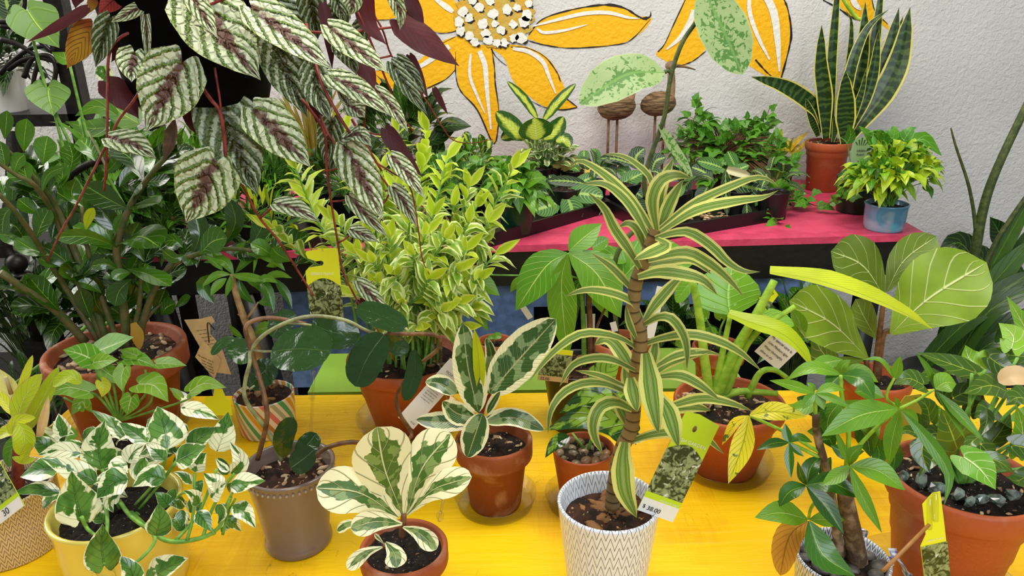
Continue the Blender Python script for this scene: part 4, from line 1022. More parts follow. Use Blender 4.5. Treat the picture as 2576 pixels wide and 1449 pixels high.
for e in ends.split():
    x, y, dy = [float(q) for q in e.split(',')]
    tip = atY(x, y, Y+dy); a = rg.uniform(0, 6.28); b = sc+V((cos(a), sin(a), 0))*sr*.55*rg.random()
    b.x += (tip.x-sc.x)*.25; m1 = b.lerp(tip, .4)+V(((tip.x-b.x)*-.18, 0, .04)); P = catmull([b, m1, b.lerp(tip, .72)+V((0, 0, .02)), tip], 7)
    sm.tube(P, .0032, .0016, 5)
    n = len(P); side = 1; az = rg.uniform(0, 6.28); L0 = (tip-b).length; nl = int(8+L0*46); bright = y < 460
    for k in range(nl):
        f = .22+.78*k/nl; i = min(n-2, int(f*(n-1))); p = P[i].lerp(P[i+1], f*(n-1)-i); T = (P[i+1]-P[i]).normalized()
        az += pi+rg.uniform(-.5, .5); o_ = T.orthogonal().normalized(); d = Matrix.Rotation(az, 3, T) @ o_
        D = (d*.85+T*rg.uniform(.4, .8)).normalized(); l = rg.uniform(.034, .056)*(1.05 if f < .9 else .75)
        leaf(fm, [p, p+D*l*.5+V((0, 0, .1*l)), p+D*l-V((0, 0, l*rg.uniform(0, .3)))], l*rg.uniform(.36, .46), T+V((0, -.3, .6)), 'lance', .25, .1, 2, 6, rnd=rg.random(), mat=1 if (bright and rg.random() < .7) or rg.random() < .12 else 0, rg=rg)
    for k in range(2):
        d = (P[-1]-P[-2]).normalized()+V((rg.uniform(-.6, .6), rg.uniform(-.6, .3), 0)); l = .042
        leaf(fm, [tip, tip+d*l*.5, tip+d*l], l*.42, V((rg.uniform(-.5, .5), -1, .4)), 'lance', .25, .1, 2, 6, rnd=rg.random(), mat=1, rg=rg)
obj('stem', sm, T_GREEN, t); obj('foliage', fm, [L_BACK, L_BACKB], t)

# ZZ plant
t, Y, sc, sr = planter('M', 'zz_plant', 'big glossy dark green zz plant in the wide terracotta pot, left', potgeo(290, 872, 333, 1130, .72), 'clay', .7, M_CLAY, M_BARK, sd=.12)
saucer(POT['M'][1].x, POT['M'][1].y, .7505, .12, 'clear saucer under the wide terracotta zz plant pot, left')
chips(t, sc, sr, 90, .011, M_CHIPP, seed=41)
pstems(t, '''320,880 312,780 298,680 294,620 318,540 350,480 395,420 440,375,.05 9 4
215,860 150,790,-.02 90,745,-.05 0,685,-.08 8 6
270,860 215,700 150,540 105,470,-.03 60,420,-.05 -10,352,-.08 7 3.5
260,860 190,690 145,560 90,470,-.06 40,440,-.08 -10,405,-.1 6 3
250,860 150,700 60,560,-.08 -10,480,-.12 6 3.5
345,870 375,760 420,680 480,645 560,627 640,632 705,655 7 3
300,870 260,760 235,680 215,600 205,520 6 3
330,860 350,770 355,690 6 4
350,850 372,800,.02 410,760,.03 4 2
240,480,.05 268,430 222,330,.05 3 2''', Y, T_ZZ, seg=8)
zz = [L_ZZ, L_ZZD, L_LIME]
pleaves(t, '''
12,350 15,315 18,278 40 0 -.08 -.08
60,382 62,340 68,298 52 0 -.05 -.05
108,414 114,370 120,342 62 0 -.03 -.02
175,434 182,395 172,358 56 -30 .02 .03
240,405 225,375 198,350 54 0 .02 .04
72,464 62,430 60,403 48 -20 -.06 -.05
35,437 45,405 62,388 42 0 -.08 -.07
15,427 8,390 0,356 42 -20 -.09 -.08
150,474 157,440 150,408 46 -25 -.02 .0
105,487 120,440 165,418 26 20 -.04 -.02
90,602 106,560 125,522 54 -20 -.04 -.02
360,452 330,400 280,368 60 10 .02 .06 m1
322,527 265,497 210,464 66 -25 .0 -.03 m1
322,523 360,516 402,510 26 -30 .0 -.03
362,457 395,457 428,447 30 -10 .03 .03 m1
420,402 445,385 472,377 30 -10 .05 .04 m1
292,620 220,596 136,598 40 -30 .0 -.06
296,620 350,594 404,622 52 -25 .0 -.05
130,602 140,560 152,532 46 10 .02 .04 m1
280,602 262,555 238,518 50 10 .03 .06
290,602 302,565 318,538 40 20 .03 .05
215,580 222,550 236,522 28 10 -.02 -.02 m2
125,642 80,626 36,600 48 0 -.03 -.04
185,657 195,625 190,598 54 10 .01 .02
155,670 125,661 96,650 28 -20 -.01 -.03
190,717 185,680 173,652 62 0 .0 .01
300,680 265,664 228,672 30 -30 -.02 -.04
320,676 370,690 430,720 42 -25 -.03 -.07
330,685 300,690 283,702 32 -20 -.03 -.05
330,702 300,732 289,770 56 10 -.03 -.05 m1
255,737 225,716 196,708 30 -10 -.02 -.03
468,640 440,650 408,630 30 -20 .0 -.02
460,622 440,605 413,608 34 -20 .02 .02
487,634 502,590 490,533 54 0 .0 .02 m1
502,640 535,608 572,598 66 0 -.02 -.02
565,617 592,560 578,500 50 0 .02 .03 m1
630,622 652,585 668,548 50 0 .02 .03 m1
705,627 742,608 780,590 50 0 .03 .05 m1
735,667 765,650 805,648 34 0 .02 .03 m1
690,647 660,625 630,612 42 0 .0 -.01
732,657 700,640 683,623 42 0 .0 -.01
150,782 110,740 70,693 60 10 -.03 -.05 m1
230,802 212,760 200,725 50 0 -.04 -.04 m1
405,792 420,773 442,762 42 0 .02 .02
390,792 402,760 416,726 44 10 .03 .04 m1
440,774 460,758 480,745 22 0 .02 .01
240,700 262,650 280,600 50 20 .04 .05 m1
160,740 150,700 120,680 46 10 .02 .02 m1
300,790 330,740 320,690 60 10 .02 .02 m1
270,800 240,760 235,700 56 10 .0 -.02 m1
370,740 350,700 350,660 46 10 .02 .03 m1
350,640 330,600 350,560 44 0 .04 .05 m1
250,560 230,520 250,480 48 10 .05 .06
210,520 180,490 190,450 44 10 .03 .04
300,470 320,440 350,425 36 10 .05 .07
100,540 70,520 45,500 40 0 -.02 -.03
60,600 40,570 10,560 46 10 -.03 -.04 m1
30,520 10,545 5,590 50 20 -.05 -.05
260,440 290,410 300,380 34 20 .05 .06''', Y, zz, shape='obov', fold=.16, nv=12, nu=4)
f_ = MB(); rg = random.Random(77)
for st_ in ('294,620 318,540 350,480 395,420 470,360', '215,700 150,540 105,470 60,420', '190,690 145,560 90,470 40,440', '150,700 60,560 5,490', '375,760 420,680 480,645 560,627 640,632 705,655', '300,870 260,760 235,680 215,600 205,520', '330,860 350,770 355,690', '320,780 298,680 294,620', '240,800 200,700 170,620', '280,800 330,700 380,640', '150,790 60,730', '330,820 390,740 410,700'):
    P = catmull([atY(*[float(q) for q in e.split(',')], Y+rg.uniform(-.02, .08)) for e in st_.split()], 6)
    for k in range(11):
        i = rg.randrange(1, len(P)-1); p = P[i]; T = (P[i+1]-P[i-1]).normalized(); d = (V((rg.uniform(-1, 1), rg.uniform(-.6, 1), rg.uniform(-.3, .6)))+T*.7).normalized(); l = rg.uniform(.055, .085)
        leaf(f_, [p, p+d*l*.5+V((0, 0, .006)), p+d*l], l*.5, V((rg.uniform(-.4, .4), -.7, .8)), 'obov', .16, .05, 3, 8, rnd=rg.random(), mat=0 if rg.random() < .4 else 1, rg=rg)
obj('foliage', f_, zz, t)
pleaves(t, '335,812 345,840 352,880 34 0 -.05 -.05', Y, simple('tan_sheath', '#a8842f', .5), 'dry_sheath', shape='strap')

# arrowhead vine in front of it
bx = atZ(300, 1190, .75); base = V((bx.x, bx.y, .75)); Y = base.y
t = thing('arrowhead_plant', 'light-veined arrowhead plant with slender stems in front of the wide terracotta pot', 'plant', base)
sc, sr = pot(t, 'plain', .055, .06, .8, M_PLGREEN, M_SOIL, .1)
pstems(t, '''300,1060 255,980 243,930 2.5 2
300,1060 275,990 270,960 2.5 2
300,1060 250,1000 222,985 2.5 2
300,1060 330,990 350,965 2.2 2
300,1060 280,950 235,895 2.5 2
300,1060 360,1000 395,940 2.2 2
300,1060 310,990 312,905 2.2 2
300,1060 460,1010 478,995 2.2 1.8
300,1060 220,1030 160,1000 2.2 1.8
300,1060 380,1010 365,930 2 2''', Y, T_GREEN, 'petiole')
pleaves(t, '''
242,885 285,868 337,848 54 -10 .02 .0
235,905 200,890 158,880 66 0 -.01 -.03
235,912 265,908 298,905 42 10 -.02 -.03
225,985 170,975 114,995 50 -10 -.02 -.04
350,966 388,970 424,1012 72 0 -.02 -.05
312,905 350,905 395,925 42 -10 .0 -.01
393,915 425,915 470,920 34 -10 .0 -.02
255,960 262,975 256,1000 40 0 -.03 -.04 m1
312,925 305,950 308,985 46 0 -.02 -.04
330,1000 325,1020 320,1045 52 0 -.03 -.04
215,1025 205,1010 178,1045 38 0 -.02 -.03
478,985 515,965 570,975 44 0 .02 .03
170,965 150,950 128,962 36 10 .03 .04 m1
260,930 280,945 310,965 50 10 .0 -.01
345,895 320,885 300,880 32 0 .0 .02
455,1000 440,985 425,975 22 0 .02 .02''', Y, [L_SYN, L_LIMEB], shape='arrow', fold=.2, nv=12, nu=5)

# braided money tree in the striped pot
t, Y, sc, sr = planter('N', 'small_money_tree', 'small money tree with a knobbly stem in the candy-striped pot', potgeo(663, 988, 150, 1110, .92), 'plain', .92, M_STRIPE, M_BARK, sd=.1)
chips(t, sc, sr, 16, .011, M_CHIP, 'bark_chips', 17)
pstems(t, '''650,1000 655,930 643,866 622,820 603,770 590,725 585,690 9 5
622,800 640,775 650,760 2.5 1.5
618,825 610,800 598,790 2.5 1.5''', Y, T_TAN, 'trunk', seg=10)
pleaves(t, '''
582,690 628,700 680,708 24 -20 .0 -.03
580,690 545,692 508,722 20 0 .0 -.03
580,693 578,715 567,750 18 0 -.01 -.04
532,690 510,720 540,765 38 0 .01 .0 m1
588,690 560,655 512,660 26 0 .01 .02
592,686 635,645 690,640 24 0 .02 .03
640,690 672,730 690,790 32 0 .0 -.03 m1
690,700 720,740 735,778 24 0 .02 .0 m1
650,645 690,655 718,682 22 0 .02 .01
620,705 650,715 668,745 26 10 .01 -.01
660,700 700,690 735,700 20 0 .02 .02
560,660 545,640 530,625 22 0 .03 .03
610,660 600,630 620,605 22 0 .03 .04
600,700 610,735 640,765 26 10 .02 .0 m1
650,760 672,760 690,772 24 0 .0 -.01
610,848 590,835 575,815 16 0 .0 -.01
640,845 660,825 705,830 30 0 .0 -.02
570,700 545,720 530,745 24 0 -.01 -.03
640,720 668,700 700,712 22 0 -.02 -.03
560,680 540,660 515,640 20 10 .0 .02
630,640 660,610 690,600 20 0 .04 .05
670,670 700,660 720,640 20 0 .03 .04''', Y, [L_MONEY, L_MONEYD], 'leaflet', shape='lance', nv=10)

# tall money tree in black pot, silver vine from the same pot
t, Y, sc, sr = planter('O', 'tall_money_tree', 'tall large-leafleted money tree in the black pot behind the dracaena', potgeo(1455, 915, 180, h=.13), 'plain', .75, M_PLBLACK, M_BARK, sd=.08)
chips(t, sc, sr, 26, .009, M_CHIP, seed=19)
pstems(t, '''1470,920 1468,820 1462,720 1445,660 1431,636 5 3.5
1468,770 1455,700 1300,693 1172,690 2.2 1.6''', Y, T_GREEN, 'petiole')
pstems(t, '''1484,920 1484,820 1482,735 1500,660 6 5
1492,915 1500,830 1530,760 3 2''', Y, T_BROWN, 'trunk')
pleaves(t, '''
1431,632 1466,600 1514,562 64 0 -.0 .02
1428,637 1372,672 1297,782 96 0 -.01 -.04
1428,640 1412,720 1428,905 78 0 -.03 -.05
1432,637 1502,690 1562,800 108 0 -.01 -.03
1325,698 1300,712 1283,736 24 0 .02 .02
1465,720 1500,745 1530,800 40 10 .03 .01
1420,650 1400,690 1385,740 40 20 .03 .04 m1
1460,700 1440,760 1450,810 50 20 .04 .03 m1
1172,692 1215,712 1257,744 48 0 -.0 -.01
1170,690 1188,760 1228,834 50 -10 -.02 -.03
1170,690 1167,750 1172,802 18 20 .0 -.01 m1''', Y, [L_MONEY, L_MONEYD], 'leaflet', shape='lance', fold=.15, nv=14, nu=5)

# satin philodendron vine
bx = atZ(1560, 960, .75); base = V((bx.x, bx.y, .75)); Y = base.y
t = thing('silver_philodendron', 'tall silver-leaved philodendron vine rising in front of the painted flowers', 'plant', base)
pot(t, 'clay', .06, .1, .7, M_CLAY, M_SOIL)
pstems(t, '''1560,925 1550,820 1545,680 1565,615 1610,565 1640,530 1622,480 1625,430 1650,355 1672,290 1688,190 1715,110 1752,55 1780,20 5.5 4
1690,185 1680,178 1672,182 3 4
1650,355 1664,350 1668,345 3.5 2''', Y, T_DARK, seg=10)
pleaves(t, '''
1672,182 1575,188 1458,262 108 0 -.02 -.08
1768,-25 1815,65 1868,188 132 0 -.01 -.06
1656,312 1690,365 1742,445 26 -20 .0 -.03
''', Y, L_SATIN, shape='ellip', fold=.1, nv=18, nu=7, wave=.04)
pleaves(t, '''
1562,705 1625,650 1745,655 100 -10 .02 .04
1575,660 1530,640 1465,655 44 0 .03 .05
1490,625 1510,612 1530,600 36 20 .03 .04
1595,690 1560,672 1530,700 60 20 .05 .05''', Y, L_PHIL, shape='ellip', nv=12)

pstems(t, '1780,20 1880,-60,-.02 2030,-70,-.02 2100,-30,-.02 2135,20,-.02 2155,45,-.02 2164,48,-.02 4 3', Y, T_LIME, 'new_shoot')
# pots further back
def backpot(x, y, rw, h, mat, name, label, z0=.75, style='clay', soilm=M_SOILD):
    g_ = potgeo(x, y, rw, h=h, z0=z0); t = thing(name, label, 'plant', g_[0]); s_, r_ = pot(t, style, g_[1], g_[2], .7, mat, soilm); return t, g_[0].y, s_, r_
t, Y, sc, sr = backpot(1808, 868, 130, .12, M_CLAYW, 'spotted_philodendron', 'small philodendron in a pinkish clay pot behind the lime stalks', .74)
pstems(t, '1808,880 1812,830 1830,790 2.5 2\n1808,880 1790,830 1775,800 2.5 2', Y, T_GREEN)
pleaves(t, '1832,792 1850,775 1880,770 36 0\n1775,800 1760,780 1745,765 34 0\n1800,840 1780,835 1765,850 30 0\n1815,800 1810,770 1822,745 34 10', Y, L_PHIL, shape='heart')
t, Y, sc, sr = backpot(1245, 856, 92, .1, M_CLAY, 'tiny_seedling', 'little seedling in a dark clay pot just behind the rubber plant', .74)
pstems(t, '1245,866 1243,850 1.5 1', Y, T_GREEN); pleaves(t, '1243,852 1250,845 1262,846 18 0\n1243,850 1235,848 1228,850 12 0', Y, L_GREEN, shape='round')
# dark plants in the gaps under the bench
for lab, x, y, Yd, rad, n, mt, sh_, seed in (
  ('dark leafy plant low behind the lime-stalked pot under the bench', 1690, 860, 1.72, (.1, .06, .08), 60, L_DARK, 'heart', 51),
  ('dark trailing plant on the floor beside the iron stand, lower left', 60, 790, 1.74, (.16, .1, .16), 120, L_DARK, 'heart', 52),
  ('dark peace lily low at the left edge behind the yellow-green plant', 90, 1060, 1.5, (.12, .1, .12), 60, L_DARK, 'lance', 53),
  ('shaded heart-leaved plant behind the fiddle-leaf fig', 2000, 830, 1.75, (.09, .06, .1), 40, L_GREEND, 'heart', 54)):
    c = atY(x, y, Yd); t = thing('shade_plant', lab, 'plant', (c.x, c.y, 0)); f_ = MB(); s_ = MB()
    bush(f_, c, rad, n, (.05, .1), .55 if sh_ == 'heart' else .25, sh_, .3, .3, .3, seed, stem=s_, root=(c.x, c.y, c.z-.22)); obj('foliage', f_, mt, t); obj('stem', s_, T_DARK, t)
    k = c.z-.2
    obj('pot', MB().lathe([(0, k-.16), (.07, k-.16), (.09, k), (.085, k), (.08, k-.02), (0, k-.03)], (c.x, c.y, 0)).lathe([(0, 0), (.05, 0), (.05, k-.16), (0, k-.16)], (c.x, c.y, 0)), M_PLBLACK, t)
t = thing('peace_lily_flower', 'white spathe flower with pale spike at the left edge', 'flower', atY(20, 1000, 1.3))
pstems(t, '28,1010 45,1060 60,1110 2 2', 1.3, T_GREEN)
pleaves(t, '30,1003 15,965 -12,922 52 0', 1.3, L_PALE, 'spathe', shape='ovate', fold=.25)
obj('spike', MB().tube([atY(28, 990, 1.29), atY(14, 948, 1.28)], .004, .003, 8), simple('pale_spike', '#d8c98f', .7), t)
# ---------------- hanging rex vine ----------------
Y = 1.06; PX, PY, PZ = -.47, 1.17, 1.385
t = thing('hanging_rex_vine', 'hanging black pot of silver-veined maroon-backed rex vine trailing across the upper left', 'hanging plant', (PX, PY, PZ))
c = V((PX, PY, PZ))
obj('pot', MB().lathe([(0, 0), (.085, 0), (.098, .006), (.102, .02), (.125, .15), (.132, .155), (.132, .175), (.127, .176), (.122, .15), (.1, .14)], c), M_PLBLACK2, t)
mb = MB(); mb.lathe([(0, .145), (.118, .14)], c, 24); obj('soil', mb, M_SOILD, t)
mb = MB()
for i in range(3):
    a = 2*pi*i/3+.5; mb.tube([c+V((.128*cos(a), .128*sin(a), .165)), c+V((0, 0, .62))], .0018, .0018, 5)
mb.tube([c+V((0, 0, .62)), c+V((0, 0, .66)), c+V((.012, 0, .675)), c+V((.02, 0, .66))], .0025, .0025, 6, smooth_n=4); obj('hanger', mb, M_PLBLACK, t)
pstems(t, '''500,-10,.06 400,55,.02 310,90 275,135 271,220 270,300 268,400 262,480,.02 2.4 1.6
390,145,.0 345,240,-.01 300,300 275,350 235,430 190,520 155,580 120,655,.01 2.2 1.4
505,215,.02 530,250 552,278 562,330 568,400 572,440,-.02 3 2.4
585,-10,.0 500,20 425,30 385,60 2 1.6
540,170 553,250 556,290 1.8 1.6
560,300,.05 600,440,.05 622,490,.06 654,549,.07 700,605,.08 755,690,.1 790,745,.1 2.4 1.6
655,549,.07 675,530,.05 696,515,.04 1.8 1.6
770,60,.04 790,140,.02 805,200 840,270 880,335 2.8 2.2
805,290,.02 822,330 850,370 900,430 950,470 1.8 1.6
760,250,.05 815,330,.05 822,420,.05 832,500,.05 848,600,.05 862,680,.05 885,730,.05 910,775,.05 950,830,.06 990,905,.07 2.4 1.2
832,507,.05 860,505,.05 880,497,.04 1.6 1.4
852,610,.05 870,600,.04 884,585,.04 1.6 1.4
815,430,.05 850,425,.05 880,415,.05 1.6 1.4
905,-15,.06 960,70,.07 985,140,.08 1040,210,.09 1077,260,.1 1112,318,.12 1140,352,.14 1185,360,.2 1240,350,.25 1.8 .6
760,80,.05 850,82,.05 920,76,.06 990,68,.07 2.2 1.8
985,140,.08 930,150,.07 880,145,.05 1.6 1.4
920,210,.06 880,212,.04 832,210,.02 1.6 1.4
900,30,.05 935,110,.06 975,210,.07 1010,290,.09 1040,330,.1 2 1.4
910,330,.05 960,340,.06 975,335,.06 1.6 1.4
912,390,.06 980,430,.06 1030,468,.06 1050,560,.07 1062,650,.08 1080,690,.09 1.8 .8
925,400,.06 955,440,.06 980,480,.06 960,520,.05 2 1.4
918,250,.05 917,330,.05 2 1.6
885,300,.02 930,380,.04 960,430,.05 2.2 1.8
970,480,.06 1000,475,.05 1.6 1.2
470,155,.0 520,160,.02 550,185,.03 2 1.6''', Y, T_RED, 'vine', seg=6)
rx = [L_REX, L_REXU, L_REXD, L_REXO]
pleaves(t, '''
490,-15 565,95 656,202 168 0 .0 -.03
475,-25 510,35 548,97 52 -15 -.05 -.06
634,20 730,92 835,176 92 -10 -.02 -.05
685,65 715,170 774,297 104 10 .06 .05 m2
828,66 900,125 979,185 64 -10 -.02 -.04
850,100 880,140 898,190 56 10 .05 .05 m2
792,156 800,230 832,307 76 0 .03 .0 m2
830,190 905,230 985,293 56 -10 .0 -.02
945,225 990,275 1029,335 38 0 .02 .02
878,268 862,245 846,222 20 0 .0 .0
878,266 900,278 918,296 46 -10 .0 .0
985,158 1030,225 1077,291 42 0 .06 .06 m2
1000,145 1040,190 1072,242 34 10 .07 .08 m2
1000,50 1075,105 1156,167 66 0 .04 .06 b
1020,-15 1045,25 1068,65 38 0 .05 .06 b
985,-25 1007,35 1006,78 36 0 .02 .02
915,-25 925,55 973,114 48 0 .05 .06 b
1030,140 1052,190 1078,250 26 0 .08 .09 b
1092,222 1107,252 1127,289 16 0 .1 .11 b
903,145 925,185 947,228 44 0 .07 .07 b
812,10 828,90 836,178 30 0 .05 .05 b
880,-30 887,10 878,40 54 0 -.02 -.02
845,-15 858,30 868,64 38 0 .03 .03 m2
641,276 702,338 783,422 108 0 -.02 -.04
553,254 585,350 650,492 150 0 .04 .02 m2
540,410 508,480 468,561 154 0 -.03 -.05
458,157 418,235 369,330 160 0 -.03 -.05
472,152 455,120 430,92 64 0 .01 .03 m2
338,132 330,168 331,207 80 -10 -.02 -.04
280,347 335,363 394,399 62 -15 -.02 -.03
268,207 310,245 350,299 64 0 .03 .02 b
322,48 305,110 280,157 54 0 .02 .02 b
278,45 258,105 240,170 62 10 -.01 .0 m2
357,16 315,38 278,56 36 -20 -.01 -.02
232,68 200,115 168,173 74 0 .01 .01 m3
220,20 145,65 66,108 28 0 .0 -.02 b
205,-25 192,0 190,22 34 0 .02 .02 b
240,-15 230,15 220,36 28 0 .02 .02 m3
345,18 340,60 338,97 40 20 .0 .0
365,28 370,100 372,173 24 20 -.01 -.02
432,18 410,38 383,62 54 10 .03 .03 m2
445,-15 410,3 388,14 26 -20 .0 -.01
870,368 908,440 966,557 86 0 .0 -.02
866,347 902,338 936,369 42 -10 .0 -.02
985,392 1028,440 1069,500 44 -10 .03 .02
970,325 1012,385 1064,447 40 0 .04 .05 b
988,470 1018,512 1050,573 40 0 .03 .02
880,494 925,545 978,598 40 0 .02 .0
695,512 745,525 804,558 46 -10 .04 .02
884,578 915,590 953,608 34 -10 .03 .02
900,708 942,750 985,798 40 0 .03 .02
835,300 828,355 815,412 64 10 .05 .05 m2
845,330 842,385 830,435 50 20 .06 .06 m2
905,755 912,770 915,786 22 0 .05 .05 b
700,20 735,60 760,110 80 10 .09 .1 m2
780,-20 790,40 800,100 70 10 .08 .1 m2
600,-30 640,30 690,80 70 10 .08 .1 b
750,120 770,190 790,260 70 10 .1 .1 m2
470,215 455,250 440,295 40 10 .04 .04 b
480,275 500,320 515,350 50 10 .06 .06 b
330,-10 300,20 250,30 60 0 .03 .03 b
520,300 510,290 495,270 30 0 .04 .05 b
460,20 440,60 450,100 50 10 .06 .06 m2
860,20 840,60 850,120 60 10 .07 .08 m2
790,180 800,250 800,320 60 20 .08 .08 b
920,60 900,100 910,150 50 10 .08 .08 m2''', Y, rx, shape='cissus', wk=1.1, fold=.12, nv=16, nu=6, wave=.05, back=1, serr=.02)
pleaves(t, '''300,-12 272,12 246,36 58 0 .0 -.01''', Y, L_REXR, 'red_leaf', shape='cissus', fold=.1)
pleaves(t, '''440,298 432,350 412,406 36 10 .0 .0''', Y, simple('dried_vine_leaf', '#8a6548', .7, nz=50, amt=.4, bump=80), 'dry_leaf', shape='lance', fold=.5, wave=.2)
# ---------------- things on the pink bench ----------------
B = .9502
t, Y, sc, sr = planter('R', 'snake_plant', 'tall snake plant with yellow leaf margins in a terracotta pot at the bench end', potgeo(2085, 355, 110, 482, .75, B), 'ridge', .74, M_CLAYO, M_BARK, sd=.08)
chips(t, sc, sr, 30, .009, M_CHIPP, seed=61)
pleaves(t, '''
2057,343 2043,300 2026,246 20 10 .0 -.02
2070,330 2055,280 2015,243 1960,213 1889,193 36 -10 .0 -.02
2078,348 2074,240 2065,165 2067,62 34 0 -.02 -.02
2090,345 2092,170 2105,0 2115,-90 22 0 .01 .02
2126,362 2127,260 2127,177 42 0 -.04 -.05
2118,330 2140,180 2180,75 2237,22 24 0 .0 .02
2130,340 2168,140 2177,3 34 0 .03 .05
2125,345 2185,200 2222,-60 26 0 .02 .05
2130,350 2208,220 2240,120 2262,18 42 0 .01 .02
2135,350 2248,190 2290,17 50 0 -.02 -.01
2120,330 2142,80 2128,24 16 0 .03 .03
2128,350 2190,210 2212,70 26 15 -.02 -.01
2095,358 2100,330 2098,290 12 0 -.03 -.03
2100,356 2085,300 2082,260 20 10 .02 .03
2120,360 2165,240 2180,170 16 10 -.03 -.03
2130,350 2225,180 2272,40 30 20 .03 .04''', Y, L_SNAKE, shape='strap', wk=1.3, fold=.28, nv=20, nu=4)
# neon pothos in blue pot
t, Y, sc, sr = planter('S', 'neon_pothos', 'lime heart-leaved pothos in the blue drip-glazed pot on the pink bench', potgeo(2232, 510, 106, 585, .85, B), 'bulge', .86, M_BLUEG, M_SOILD)
f_ = MB(); s_ = MB(); cc = atY(2240, 430, Y)
kp = lambda b: not (2120 < proj(b)[0] < 2198 and proj(b)[1] < 418)
bush(f_, atY(2190, 465, Y), (.06, .06, .035), 45, (.03, .045), .7, 'heart', .4, .1, .4, 73, -.4, s_, (sc.x, sc.y, sc.z), keep=kp)
bush(f_, atY(2250, 430, Y-.02), (.1, .07, .06), 80, (.03, .045), .7, 'heart', .4, .15, .6, 74, -.4, s_, (sc.x, sc.y, sc.z), keep=kp)
bush(f_, cc, (.105, .08, .07), 150, (.032, .052), .62, 'heart', .35, .15, .45, 71, -.45, s_, (sc.x, sc.y, sc.z), mats=(0, 0, 1), keep=kp)
bush(f_, cc+V((.0, .03, .035)), (.085, .05, .05), 50, (.045, .065), .6, 'heart', .35, .2, .5, 72, -.2, s_, (sc.x, sc.y, sc.z), mats=(1,), keep=kp)
obj('foliage', f_, [L_NEON, L_IVY], t); obj('stem', s_, T_GREEN, t)
pleaves(t, '''2285,372 2322,350 2370,393 38 0 .0 .0
2310,400 2340,420 2358,462 24 0 .0 -.02
2200,370 2225,350 2255,345 44 0 .03 .03
2320,470 2340,478 2344,500 18 0 .0 -.02
2200,372 2185,340 2160,316 26 0 .08 .08''', Y, L_IVY, shape='ovate')
obj('glint_stake', MB().tube([atY(2330, 405, Y), atY(2302, 500, Y)], .0015, .0015, 5), M_CLEAR, t)
# dark green nursery pot with round tag behind
t, Y, sc, sr = planter('T', 'nursery_pot_plant', 'small plant in a dark green plastic pot between the snake plant and blue pot', potgeo(2162, 442, 106, 540, .85, B), 'plain', .84, M_PLGREEN, M_BARK, sd=.06)
pstems(t, '''2140,440 2138,400 2130,360 2112,345 2 1.5''', Y, T_GREEN)
pleaves(t, '''2130,362 2140,340 2135,312 30 0 .02 .02
2138,420 2125,440 2100,470 26 0 -.02 -.03
2160,410 2172,400 2190,405 26 0 .0 -.01
2150,430 2140,445 2120,452 22 0 -.02 -.03
2165,420 2160,445 2150,470 24 0 -.04 -.05''', Y, L_GREEND, shape='ovate')
# ivy
ix = atZ(1850, 505, B); t = thing('english_ivy', 'spilling english ivy at the back of the pink bench below the bird sculptures', 'plant', (ix.x, ix.y+.16, B)); Y = ix.y+.16
sc, sr = pot(t, 'plain', .075, .11, .8, M_PLBLACK, M_SOIL); f_ = MB(); s_ = MB(); r0 = (ix.x, Y, B+.1)
for x, y, dy, rad, n, sd in ((1850, 370, 0, (.13, .1, .07), 170, 81), (1740, 370, .0, (.08, .06, .07), 80, 82), (1940, 420, -.12, (.07, .06, .1), 110, 83), (1965, 500, -.25, (.06, .05, .045), 60, 84), (1830, 440, -.12, (.09, .04, .04), 50, 87), (1900, 330, .03, (.06, .05, .05), 50, 85), (1760, 310, .03, (.05, .04, .045), 30, 86)):
    bush(f_, atY(x, y, Y+dy), rad, n, (.03, .05), .95, 'ivy', .25, .15, .3, sd, -.8, s_, r0, fold=.1, nv=9, nu=3)
def runner(rowp, n, seed, Yb, mb, smb, ln=(.028, .042), sh='ivy', ar=.95):
    P = catmull([atY(float(a), float(b), Yb+float(c)) for a, b, c in [q.split(',') for q in rowp.split()]], 8); smb.tube(P, .0016, .001, 4); rg = random.Random(seed)
    for k in range(n):
        i = int((k+.5)/n*(len(P)-1)); p = P[i]; T = (P[min(i+1, len(P)-1)]-P[i-1]).normalized(); d = (V((rg.uniform(-1, 1), rg.uniform(-.8, .3), rg.uniform(-.5, .7)))+T*.4).normalized(); l = rg.uniform(*ln)
        leaf(mb, [p+d*.012, p+d*(.012+l*.5), p+d*(.012+l)-V((0, 0, l*.2))], l*ar, V((0, -1, .7)), sh, .1, 0, 3, 9, rnd=rg.random(), rg=rg)
runner('1960,480,-.2 2010,500,-.28 2060,518,-.34 2110,500,-.36 2145,505,-.37', 14, 3, Y, f_, s_); runner('1950,490,-.25 1945,540,-.4 1970,572,-.46', 9, 4, Y, f_, s_); runner('1850,330,0 1920,300,.02 1935,275,.03', 5, 5, Y, f_, s_); runner('1740,310,0 1755,275,.02 1740,255,.03', 5, 6, Y, f_, s_); runner('2000,470,-.2 2040,490,-.3', 5, 7, Y, f_, s_)
obj('foliage', f_, L_IVY, t); obj('stem', s_, T_BROWN, t)
# croton
cx = atY(1968, 350, Y+.02); t = thing('croton', 'yellow-spotted croton sprigs poking up behind the ivy', 'plant', (cx.x, cx.y, B)); Yc = cx.y
pot(t, 'plain', .05, .09, .8, M_PLBLACK, M_SOIL)
pstems(t, '1968,420 1966,380 1960,340 3 2', Yc, T_BROWN)
pleaves(t, '''1962,400 1955,360 1968,322 34 0 m1
1975,390 1985,360 1998,345 18 0
1985,385 2000,360 2035,330 14 0
1990,390 2010,375 2040,345 12 0
1990,395 2005,375 2022,368 24 0 
1900,370 1920,340 1910,320 10 0
1885,360 1870,345 1855,330 10 0
1940,395 1935,365 1925,340 20 0 m1''', Yc, [L_CROTON, L_LIME], shape='lance')
